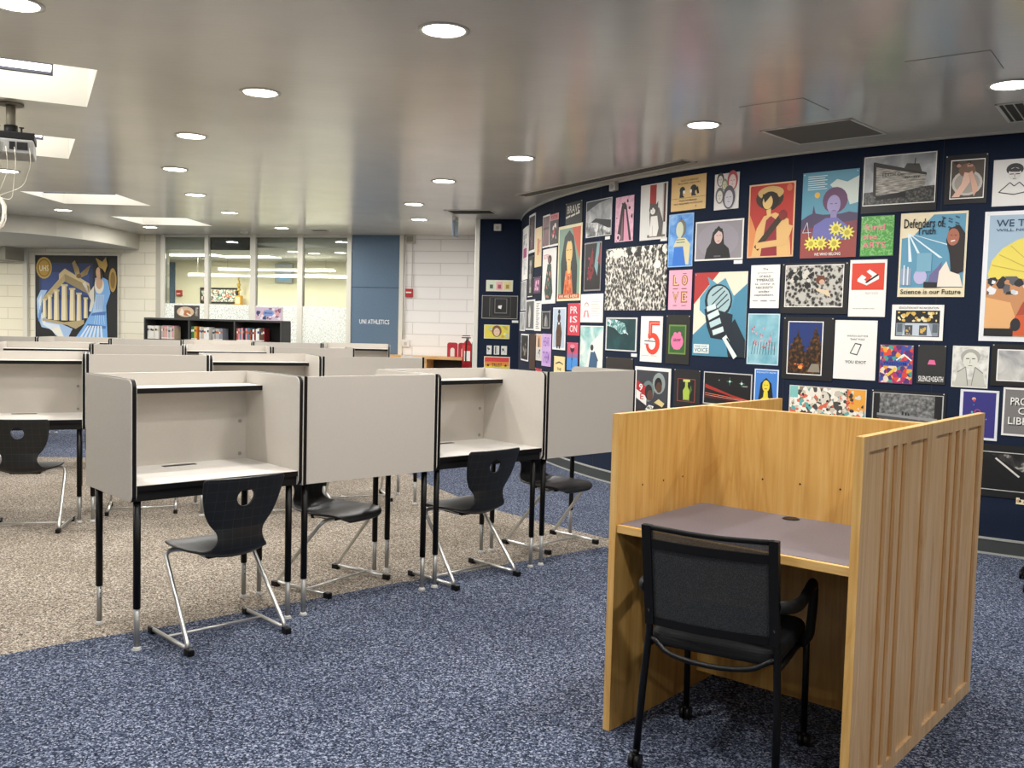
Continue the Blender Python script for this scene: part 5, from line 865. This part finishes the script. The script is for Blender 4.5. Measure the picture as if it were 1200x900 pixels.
# mural on the cream block wall
def col_(x, y0, y1, w0): return [('p', [(x - w0 * .55, y0), (x - w0 * .42, y1), (x + w0 * .42, y1), (x + w0 * .55, y0)], '#efe2bb'), ('p', [(x + w0 * .2, y0), (x + w0 * .16, y1), (x + w0 * .42, y1), (x + w0 * .55, y0)], '#cdbb8c'), ('r', x - w0 * .6, y1 - .012, x + w0 * .6, y1 + .008, '#d9c997')]
mural = ['#d9d6cc', ('r', .012, .01, .988, .985, '#131519'), ('r', .06, .3, .7, .9, '#1e3366'), ('r', .09, .55, .66, .8, '#2b4788'), ('r', .3, .0, .4, .2, '#14161a'),
 ('e', .12, .845, .095, .12, '#c9a548'), ('e', .12, .845, .078, .1, '#8f6f24'), ('e', .12, .845, .066, .085, '#c49c3c'), ('t', 'UHS', .065, .81, .175, .875, '#f2ead0'),
 ('p', [(.03, .5), (.08, .6), (.16, .6), (.1, .5), (.09, .36), (.16, .27), (.28, .25), (.46, .18), (.38, .03), (.26, .1), (.2, .17), (.09, .19), (.04, .3)], '#a9c6ea'), ('p', [(.05, .48), (.09, .56), (.08, .36), (.14, .24), (.3, .22), (.37, .06), (.24, .14), (.1, .22)], '#dfe9f4'), ('p', [(.2, .17), (.3, .2), (.38, .04), (.3, .08)], '#f0eee0'),
 ('p', [(.11, .52), (.3, .72), (.3, .78), (.37, .84), (.66, .68), (.68, .56), (.6, .6), (.38, .72), (.13, .5)], '#dcc896'), ('p', [(.11, .52), (.37, .78), (.37, .7), (.13, .47)], '#bda878'), ('p', [(.37, .78), (.66, .65), (.66, .56), (.37, .7)], '#a38f64'),
 ('r', .17, .28, .6, .5, '#2b4788')] + [q for x, y0, y1, w0 in ((.125, .3, .5, .045), (.19, .28, .54, .05), (.27, .27, .6, .06), (.365, .27, .66, .07), (.46, .27, .62, .062), (.54, .27, .57, .055), (.62, .3, .52, .045)) for q in col_(x, y0, y1, w0)] + [
 ('p', [(.1, .29), (.36, .25), (.6, .28), (.6, .24), (.5, .18), (.4, .22), (.1, .26)], '#b8a67c'),
 ('p', [(.51, .74), (.46, .9), (.49, .93), (.54, .85), (.55, .78)], '#c2ab78'), ('p', [(.55, .78), (.64, .86), (.68, .88), (.64, .78), (.56, .74)], '#a8905c'), ('e', .54, .76, .03, .025, '#7a6238'),
 ('p', [(.62, .7), (.58, .68), (.66, .58), (.72, .66), (.72, .36), (.66, .38), (.68, .5)], '#e4e0d0'),
 ('p', [(.73, .74), (.8, .76), (.88, .72), (.91, .58), (.86, .44), (.88, .02), (.45, .02), (.6, .22), (.68, .36), (.73, .5)], '#7fb6f0'), ('p', [(.74, .56), (.84, .56), (.82, .38), (.7, .36)], '#b9d4f2'), ('p', [(.7, .36), (.86, .38), (.85, .34), (.68, .33)], '#4a7cc0'), ('p', [(.64, .24), (.86, .22), (.85, .19), (.62, .2)], '#4a7cc0'),
 ('e', .78, .66, .055, .09, '#efece0'), ('e', .78, .7, .04, .08, '#d9b08c')] + [('p', [(.5 + .06 * k, .02), (.64 + .03 * k, .22), (.66 + .03 * k, .22), (.53 + .06 * k, .02)], '#e2effc') for k in range(6)] + [('l', .72 + .03 * k, .24, .74 + .022 * k, .34, .008, '#dcebfb') for k in range(5)] + [('l', .75 + .025 * k, .4, .76 + .02 * k, .55, .006, '#5c94d4') for k in range(4)] + [('l', .515 + .008 * k, .78 + .02 * k, .47 + .008 * k, .9 + .006 * k, .006, '#8f7642') for k in range(4)] + [('l', .58 + .015 * k, .77, .64 + .012 * k, .86, .005, '#7a6232') for k in range(3)] + [('e', .06 + .012 * k, .3 + .04 * k, .006, .05, '#6f9fd8') for k in range(4)] + [
 ('e', .775, .8, .032, .06, '#dfb48c'), ('p', [(.76, .88), (.8, .88), (.83, .76), (.8, .72), (.79, .84)], '#3a2a1c'), ('p', [(.78, .86), (.74, .96), (.82, .92), (.86, .97), (.88, .88), (.85, .8), (.82, .84)], '#b8964c'), ('e', .94, .72, .045, .13, '#b8964c'), ('e', .94, .72, .028, .09, '#8a6a2c')]
make_print('mural_panel', 'large painted mural of a temple and a blue gowned woman with UHS medallion', 'mural', -2.61, 2.565, 1.715, 1.60, mural, ((FA.x, FA.y), FYAW, .03), pins=False)
# ------------------------------------------------------------------ fittings on the far wall
def fo(mb, name, label, cat, u, z, off=0, group=None): return farobj(mb, name, label, cat, u, -off, z, group)
# fire alarm pull + conduit
t = thing('fire_alarm_pull', 'red fire alarm pull station on the white block wall below a conduit', 'fire alarm', (*far(4.44), 1.99), FYAW)
g = MB(); g.box(-.06, .06, -.05, 0, -.065, .065, '#b3262a', .006); g.build('housing', t)
g = MB(); g.box(-.045, .045, -.058, -.05, -.005, .018, '#efe9e4', .002); g.build('pull_handle', t)
g = MB(); g.cyl((-.078, -.018, .98), (-.078, -.018, -.86), .011, '#d5d2cc', 10); g.cyl((.04, -.018, .98), (.04, -.018, .075), .009, '#d5d2cc', 10); fo(g, 'electrical_conduit', 'pair of thin white conduits running down to the red alarm', 'conduit', 4.44, 1.99)
t = thing('wall_speaker', 'beige box at the top of the conduits on the white block wall', 'speaker', (*far(4.455), 2.85), FYAW)
g = MB(); g.box(-.075, .075, -.08, 0, -.07, .06, '#bdb9ad', .006); g.build('housing', t); g = MB(); g.box(-.055, .055, -.084, -.08, -.05, .04, '#8f8b80'); g.build('grille', t)
t = thing('wall_speaker', 'small beige speaker box beside the soffit, above the mural corner', 'speaker', (*far(-.715), 2.755), FYAW)
g = MB(); g.box(-.065, .065, -.08, 0, -.08, .08, '#cfccc0', .006); g.build('housing', t); g = MB(); g.box(-.045, .045, -.085, -.08, -.06, .05, '#9a978c'); g.build('grille', t)
g = MB(); g.box(-.07, .07, -.03, 0, -.06, .06, '#dedbd4', .005); g.box(-.025, .025, -.033, -.03, -.035, .02, '#b8b5ae'); fo(g, 'wall_outlet', 'white outlet box at the foot of the conduit', 'outlet', 4.39, 1.18)
# motion sensors
for lb, (x, y), rz in (('small white sensor box high on the curved navy wall above the hillside photo', cyl_pt(3.66, .0), math.pi + 3.66 / CR + math.pi / 2), ('small white sensor box at the top of the flat navy wall', (NA.x + NU.x * .307, NA.y + NU.y * .307), NYAW)):
    t = thing('motion_sensor', lb, 'sensor', (x, y, 2.80 if 'curved' not in lb else 2.865), rz)
    sgn = 1 if False else -1
    g = MB(); g.box(-.05, .05, -.045, 0, -.045, .045, '#cfccc4', .006); h_ = g.build('housing', t); g = MB(); g.cyl((0, -.05, -.005), (0, -.045, -.005), .025, '#b0ada6', 14); g.build('lens', t)
# hanging sign
t = thing('hanging_sign', 'small pale double-sided sign hanging edge-on from the ceiling', 'sign', (-.80, 12.6, 0), R(80))
g = MB(); g.box(-.13, .13, -.012, .012, 2.66, 2.86, '#8fa0b0', .003); g.build('sign_panel', t); g = MB(); g.box(-.10, .10, -.02, .02, 2.86, CEIL, 'white_trim'); g.build('ceiling_bracket', t)
# extinguisher
t = thing('fire_extinguisher', 'red fire extinguisher hanging by the cream corner post', 'fire extinguisher', (*far(5.635, -.72), .84), FYAW - math.pi / 2 + .28)
g = MB(); g.cyl((0, 0, .0), (0, 0, .36), .075, '#b01f22', 24); g.cyl((0, 0, .36), (0, 0, .42), .075, '#b01f22', 24, .03); g.box(.055, .078, -.045, .045, .12, .27, '#e9e6df'); g.build('cylinder', t)
g = MB(); g.cyl((0, 0, .42), (0, 0, .46), .022, 'steel', 14); g.box(-.012, .012, -.09, .05, .46, .475, 'black', .003); g.box(-.012, .012, -.08, .04, .49, .502, 'black', .003); g.build('valve_handle', t)
g = MB(); g.tube([(.02, 0, .44), (.09, -.02, .42), (.095, -.02, .3), (.09, -.02, .12)], .01, 'black', 10, .04); g.build('hose', t)
g = MB(); g.box(-.03, .03, .07, .10, .1, .4, 'steel'); g.build('wall_bracket', t)
# low wooden shelf unit in front of the white block wall
t = thing('low_bookcase', 'low light-wood bookcase along the white block wall', 'bookcase', (*far(4.25, -.42), 0), FYAW)
L_ = 1.29; D_ = .38; H_ = .995
g = MB(); g.box(-.45, L_, 0, D_, H_ - .045, H_, 'beech_x', .003); g.build('top', t)
for x in (-.45, .20, .60, L_ - .04): 
    g = MB(); g.box(x, x + .035, .01, D_, 0, H_ - .045, 'beech_x'); g.build('upright', t)
g = MB(); g.box(-.45, L_, D_ - .02, D_, .05, H_ - .045, '#2a241e'); g.build('back_board', t)
for z in (.08, .36, .64):
    g = MB(); g.box(-.43, L_ - .03, .015, D_ - .02, z, z + .025, 'beech_x'); g.build('shelf', t)
rnd = random.Random(5)
def book(name, label, cat, group, w_, h, d, c1, c2, M4, band=True):
    g = MB(); g.box(0, w_, 0, d, 0, h, c1, min(.002, w_ * .1)); 
    if band: g.box(.001, w_ - .001, -.0006, .0, h * .62, h * .78, c2); g.box(.001, w_ - .001, -.0006, 0, h * .06, h * .14, '#e8e6e0')
    o = g.build(name); o.matrix_world = M4; return tag(o, label, cat, group)
def place_books(x0, x1, origin, ang, z, depth_off, group, pal, hr, place, seedn, d=.17, dz=0):
    rn = random.Random(seedn); x = x0; k = 0; names_ = {'#': ''}
    cn = {'#ece9e2': 'white', '#d9d4c8': 'off-white', '#c9b79a': 'tan', '#b4572f': 'rust', '#d8862c': 'orange', '#3c6b3f': 'green', '#26262b': 'black', '#7a1f24': 'dark red', '#2f3f6b': 'navy', '#b8b4ae': 'grey', '#d98fa0': 'pink', '#8a8f98': 'slate', '#d8c24a': 'yellow', '#4a7c8c': 'teal', '#5a4030': 'brown'}
    while x < x1:
        w_ = rn.uniform(.018, .036); h = rn.uniform(*hr); c1 = rn.choice(pal); c2 = rn.choice(['#26262b', '#ece9e2', '#b4572f', '#2f3f6b', '#c9b79a'])
        if x + w_ > x1: break
        p = Matrix.Translation(Vector((origin[0], origin[1], z))) @ Matrix.Rotation(ang, 4, 'Z') @ Matrix.Translation(Vector((x, depth_off, 0)))
        nb = ORD[k] if k < len(ORD) else str(k)
        book('book', '%s book, %s from the left in %s' % (cn[c1], nb, place), 'book', group, w_ * .96, h, d, c1, c2, p)
        x += w_; k += 1
ORD = ['first', 'second', 'third', 'fourth', 'fifth', 'sixth', 'seventh', 'eighth', 'ninth', 'tenth', 'eleventh', 'twelfth', 'thirteenth', 'fourteenth', 'fifteenth', 'sixteenth', 'seventeenth', 'eighteenth', 'nineteenth', 'twentieth', 'twenty-first', 'twenty-second', 'twenty-third', 'twenty-fourth', 'twenty-fifth', 'twenty-sixth']
o_l = far(4.25, -.42)
place_books(.25, .55, o_l, FYAW, .667, .08, 'dark books in the low wooden bookcase', ['#26262b', '#2f3f6b', '#8a8f98'], (.18, .21), 'the low wooden bookcase', 3)
# red book ends
for i, u in enumerate((1.02, 1.20)):
    g = MB(); n = 10
    out = rrect(-.085, .085, 0, .225, .035, {'tl', 'tr'}); inn = [(-.035, 0), (-.035, .11)] + [(.035 * math.cos(R(180 - 18 * k)), .11 + .035 * math.sin(R(180 - 18 * k))) for k in range(1, 10)] + [(.035, .11), (.035, 0)]
    # arch outline polygon (outer then inner reversed)
    poly = [(-.085, 0), (-.085, .19)] + [p for p in out if p[1] > .19][::-1] + [(.085, .19), (.085, 0)] + inn[::-1]
    A_ = [g.b.verts.new((x, 0, z)) for x, z in poly]; B_ = [g.b.verts.new((x, .004, z)) for x, z in poly]
    tri = tessellate_polygon([[Vector((x, z, 0)) for x, z in poly]]); im = g.mi('#a8202c')
    for t_ in tri:
        for S_ in (A_, B_):
            try: g.b.faces.new([S_[k] for k in t_]).material_index = im
            except ValueError: pass
    for k in range(len(poly)):
        try: g.b.faces.new((A_[k], A_[(k + 1) % len(poly)], B_[(k + 1) % len(poly)], B_[k])).material_index = im
        except ValueError: pass
    g.box(-.085, .085, 0, .12, 0, .003, '#a8202c')
    x, y = far(4.25 + u, -.42 + .12)
    tag(g.build('book_end', loc=(x, y, H_), rz=FYAW), ['red metal book end on the low wooden bookcase, left one', 'red metal book end on the low wooden bookcase, next to the extinguisher'][i], 'book end', 'red book ends')
# charcoal bookcase under the windows
bo = far(.71, -1.62); BW = .765; BH = 1.49; BD = .3
t = thing('metal_bookcase', 'charcoal metal bookcase of three bays standing before the window wall', 'bookcase', (*bo, 0), FYAW)
g = MB(); g.box(0, BW * 3 + .02, 0, BD, BH - .03, BH, 'bookcase', .003); g.build('top_panel', t)
for k in range(4):
    g = MB(); g.box(k * BW, k * BW + .022, .0, BD, 0, BH - .03, 'bookcase'); g.build('upright_panel', t)
    if k < 3:
        g = MB(); g.box(k * BW + .022, (k + 1) * BW, BD - .012, BD - .004, 0, BH - .03, 'bookcase_dark'); g.build('back_panel', t)
        for z in (.08, .42, .78, 1.14):
            g = MB(); g.box(k * BW + .022, (k + 1) * BW, .005, BD - .012, z, z + .022, 'bookcase'); g.build('shelf', t)
pw = ['#ece9e2', '#d9d4c8', '#ece9e2', '#c9b79a', '#b8b4ae']
place_books(.05, .27, bo, FYAW, 1.164, .02, 'white spined books in the left bay', ['#ece9e2', '#d9d4c8', '#ece9e2'], (.19, .21), 'the white set in the left bay', 11)
place_books(.29, .52, bo, FYAW, 1.164, .02, 'pale books in the left bay', ['#d9d4c8', '#c9b79a', '#b8b4ae', '#d98fa0'], (.18, .21), 'the pale set in the left bay', 12)
place_books(BW + .04, BW + .15, bo, FYAW, 1.164, .02, 'coloured books in the middle bay', ['#d8862c', '#3c6b3f', '#d8c24a', '#b4572f'], (.19, .21), 'the orange and green set of the middle bay', 13)
place_books(BW + .18, BW + .36, bo, FYAW, 1.164, .02, 'mixed books in the middle bay', ['#b8b4ae', '#ece9e2', '#8a8f98', '#c9b79a'], (.18, .21), 'the grey set of the middle bay', 14)
place_books(BW + .40, BW + .60, bo, FYAW, 1.164, .02, 'slate books in the middle bay', ['#8a8f98', '#26262b', '#b8b4ae'], (.17, .19), 'the slate set of the middle bay', 15)
place_books(BW * 2 + .04, BW * 2 + .52, bo, FYAW, 1.164, .02, 'mixed books in the right bay', ['#ece9e2', '#7a1f24', '#4a7c8c', '#b4572f', '#26262b', '#d98fa0', '#5a4030'], (.18, .215), 'the right bay', 16)
# two display books leaning on the bookcase top
for i, (u, w_, ops) in enumerate(((.43, .435, ['#3a3733', ('r', .02, .03, .98, .97, '#4a4540'), ('e', .45, .5, .34, .4, '#d9bfa0'), ('e', .5, .42, .16, .22, '#c07a50'), ('p', [(.2, .3), (.3, .8), (.4, .5), (.36, .2)], '#efe6da'), ('l', .5, .4, .68, .2, .02, '#f0e8dc'), ('t', 'ART', .84, .2, .95, .85, '#d8d2c8')]),
                               (1.80, .45, ['#d9cfd6', ('r', .02, .03, .98, .97, '#cbb8cc'), ('sc', 40, .04, .06, .96, .94, .07, ['#6a3a4a', '#e6dfe6', '#8f6a8c', '#d8a0a0', '#3a4a6c']), ('e', .5, .55, .2, .25, '#7f9ad0'), ('t', 'MANGA', .36, .48, .64, .64, '#24305c')]))):
    x, y = bo[0] + math.cos(FYAW) * 0, bo[1]
    ob = make_print('display_book', ['dark covered display book with a pale figure standing on the left bay of the bookcase', 'pink and blue covered display book standing on the right bay of the bookcase'][i], 'book', u, BH + .20, w_, .20, ops, ((bo[0] - math.sin(FYAW) * .15, bo[1] + math.cos(FYAW) * .15), FYAW, 0), pins=False)
    g = MB(); g.box(-w_ / 2, w_ / 2, 0, .02, -.1, .1, '#e6e2d8'); q = g.build('page_block', ob)
# back room fittings
t = thing('framed_picture', 'dark framed team picture on the wall behind the glass', 'picture', (*far(-1.345, 3.99), 1.995), FYAW)
g = MB(); g.box(-.45, .45, -.03, 0, -.17, .17, '#15130f', .004); g.build('frame', t); g = MB(); g.box(-.41, .41, -.034, -.03, -.13, .13, 'px_doodle'); g.build('picture', t)
t = thing('wall_display', 'grey information screen high on the wall behind the third pane', 'screen', (*far(.2, 3.99), 2.49), FYAW)
g = MB(); g.box(-.2, .2, -.08, 0, -.2, .2, '#a8adb0', .01); g.build('housing', t); g = MB(); g.box(-.14, .14, -.084, -.08, -.15, -.02, mat('#5f93b0', .3, emit=.6)); g.build('screen', t)
t = thing('trophy', 'tall gold trophy with a wooden base standing behind the glass', 'trophy', (*far(-.8, 3.85), 1.80), FYAW)
g = MB(); g.box(-.07, .07, -.05, .05, 0, .2, '#c9962c', .004); g.box(-.05, .05, -.054, -.05, .03, .17, '#e6d9a8'); g.build('base', t)
g = MB(); g.cyl((0, 0, .2), (0, 0, .3), .012, '#c9a23c', 10); g.cyl((0, 0, .3), (0, 0, .36), .05, '#d8b85c', 14, .02); g.cyl((0, 0, .36), (0, 0, .45), .02, '#c9a23c', 12, .045); g.build('cup', t)
g = MB(); g.tube([(0, 0, .45), (.01, 0, .5), (-.02, 0, .55), (.03, 0, .6)], .014, '#c9a23c', 8, .02); g.build('figure', t)
g = MB(); g.box(-1.2, 1.4, -.3, 0, 1.74, 1.8, '#d9d6cc'); fo(g, 'wall_shelf', 'pale display ledge carrying the trophy behind the glass', 'shelf', -.5, 0, -3.99)
t = thing('fire_alarm_pull', 'red fire alarm pull seen through the first window pane', 'fire alarm', (*far(-2.305, 3.99), 2.03), FYAW)
g = MB(); g.box(-.065, .065, -.05, 0, -.065, .065, '#a82a2a', .006); g.build('housing', t); g = MB(); g.box(-.04, .04, -.056, -.05, -.02, .0, '#efe9e4'); g.build('pull_handle', t)
# ------------------------------------------------------------------ ceiling things
t = thing('ceiling_projector', 'grey projector with black mount hanging from the ceiling at the left edge', 'projector', (-3.43, 6.5, 0), R(24))
g = MB(); g.cyl((0, 0, 2.74), (0, 0, CEIL), .03, '#8d8674', 16); g.cyl((0, 0, CEIL - .012), (0, 0, CEIL), .08, '#8d8674', 20); g.build('pole', t)
g = MB(); g.cyl((0, 0, 2.70), (0, 0, 2.765), .042, 'black_matte', 16); g.box(-.30, .15, -.14, .14, 2.655, 2.705, 'black_matte', .006)
for x in (-.07, .07): g.cyl((x, -.1, 2.70), (x, -.1, 2.735), .006, 'black', 8); g.cyl((x, -.1, 2.735), (x, -.1, 2.742), .016, 'black', 10)
g.build('mount_bracket', t)
g = MB(); g.box(-.32, .145, -.16, .16, 2.555, 2.655, '#8a8a87', .012); g.build('body', t)
g = MB()
for x0, x1 in ((.0, .035), (.045, .11)): g.box(x0, x1, -.164, -.159, 2.585, 2.635, 'black')
g.box(-.31, -.05, -.164, -.159, 2.57, 2.63, '#77776f'); g.build('vent_grille', t)
for j, (x, z1) in enumerate(((-.02, 2.38), (.03, 2.2), (.12, 2.3))):
    g = MB(); g.tube([(x, -.165, 2.60), (x + .01, -.17, 2.5), (x - .02 * j, -.1, z1 + .05), (-.08, -.05, 2.28)], .0015, '#d9d4c4', 6, .05); g.build('cable', t)
g = MB(); rn = random.Random(4)
for j in range(9):
    a = rn.uniform(-.5, .5); r1 = rn.uniform(.05, .09); pts = []
    for k in range(17):
        th_ = 2 * math.pi * k / 16; pts.append((-.09 + r1 * .8 * math.sin(th_) * math.cos(a) + rn.uniform(-.006, .006), -.05 + r1 * math.sin(th_) * math.sin(a), 2.17 + .11 * math.cos(th_) + rn.uniform(-.01, .01)))
    g.tube(pts, .0032, '#ddd8ca', 6)
t2 = g.build('cable_coil', t, label='bundled coil of white cable')
def ceil_vent(name, label, cat, pts, ang, depth=.0, slats=0, fill='#8f8b80', frame_c='white_trim', bar=.02, th=.006, slat_c='vent_dark', along=0):
    """rect given by centre, half extents"""
    (cx_, cy_), hx, hy = pts; t = thing(name, label, cat, (cx_, cy_, CEIL), R(ang))
    g = MB()
    for a in ((-hx, hx, -hy, -hy + bar), (-hx, hx, hy - bar, hy), (-hx, -hx + bar, -hy, hy), (hx - bar, hx, -hy, hy)): g.box(a[0], a[1], a[2], a[3], -th, 0, frame_c)
    g.build('frame', t); g = MB(); g.box(-hx + bar, hx - bar, -hy + bar, hy - bar, -.003, 0, fill); g.build('panel' if not slats else 'grille_back', t)
    if slats:
        g = MB()
        for k in range(slats):
            if along == 0: y = -hy + bar + (2 * hy - 2 * bar) * (k + .5) / slats; g.box(-hx + bar, hx - bar, y - .0035, y + .0035, -.007, -.003, slat_c)
            else: x = -hx + bar + (2 * hx - 2 * bar) * (k + .5) / slats; g.box(x - .004, x + .004, -hy + bar, hy - bar, -.008, -.003, slat_c)
        g.build('slats', t)
    return t
ceil_vent('return_grille', 'large square return-air grille in the ceiling above the straw hat poster', 'ceiling vent', ((2.13, 6.725), .33, .30), -43, slats=26, fill='#6d6a62', slat_c='#85827a', bar=.022)
ceil_vent('access_panel', 'faint square access panel in the ceiling beside the large return grille', 'access panel', ((1.665, 6.06), .21, .19), -41, fill='ceiling', frame_c='#bab6aa', bar=.006, th=.003)
ceil_vent('access_panel', 'faint square access panel in the ceiling near the top right', 'access panel', ((2.25, 5.01), .20, .19), -36, fill='ceiling', frame_c='#bab6aa', bar=.006, th=.003)
ceil_vent('air_vent', 'dark slotted air vent in the ceiling at the right edge', 'ceiling vent', ((3.24, 5.90), .26, .28), -35, slats=9, fill='vent_dark', slat_c='#c9c6bc', along=1)
ceil_vent('air_vent', 'long dark slot vent in the ceiling before the flat navy wall', 'ceiling vent', ((-.56, 11.95), .30, .20), -12, slats=4, fill='vent_dark', slat_c='#3a3932', bar=.03)
ceil_vent('linear_diffuser', 'very long narrow slot diffuser running beside the poster wall', 'ceiling vent', ((.735, 9.17), 1.38, .085), -60, slats=3, fill='vent_dark', slat_c='#8f8b80', bar=.018)
ceil_vent('air_vent', 'tiny dark vent in the ceiling above the fourth window pane', 'ceiling vent', ((-3.05, 14.9), .14, .08), -13, slats=2, fill='vent_dark', slat_c='#3a3932', bar=.01)
t = thing('smoke_detector', 'small white detector on the ceiling above the window mullion', 'detector', (-4.35, 15.3, CEIL), 0)
g = MB(); g.cyl((0, 0, -.035), (0, 0, 0), .06, '#d0cdc3', 20); g.build('base', t); g = MB(); g.cyl((0, 0, -.05), (0, 0, -.035), .035, '#bdbab0', 16, .045); g.build('sensor_head', t)
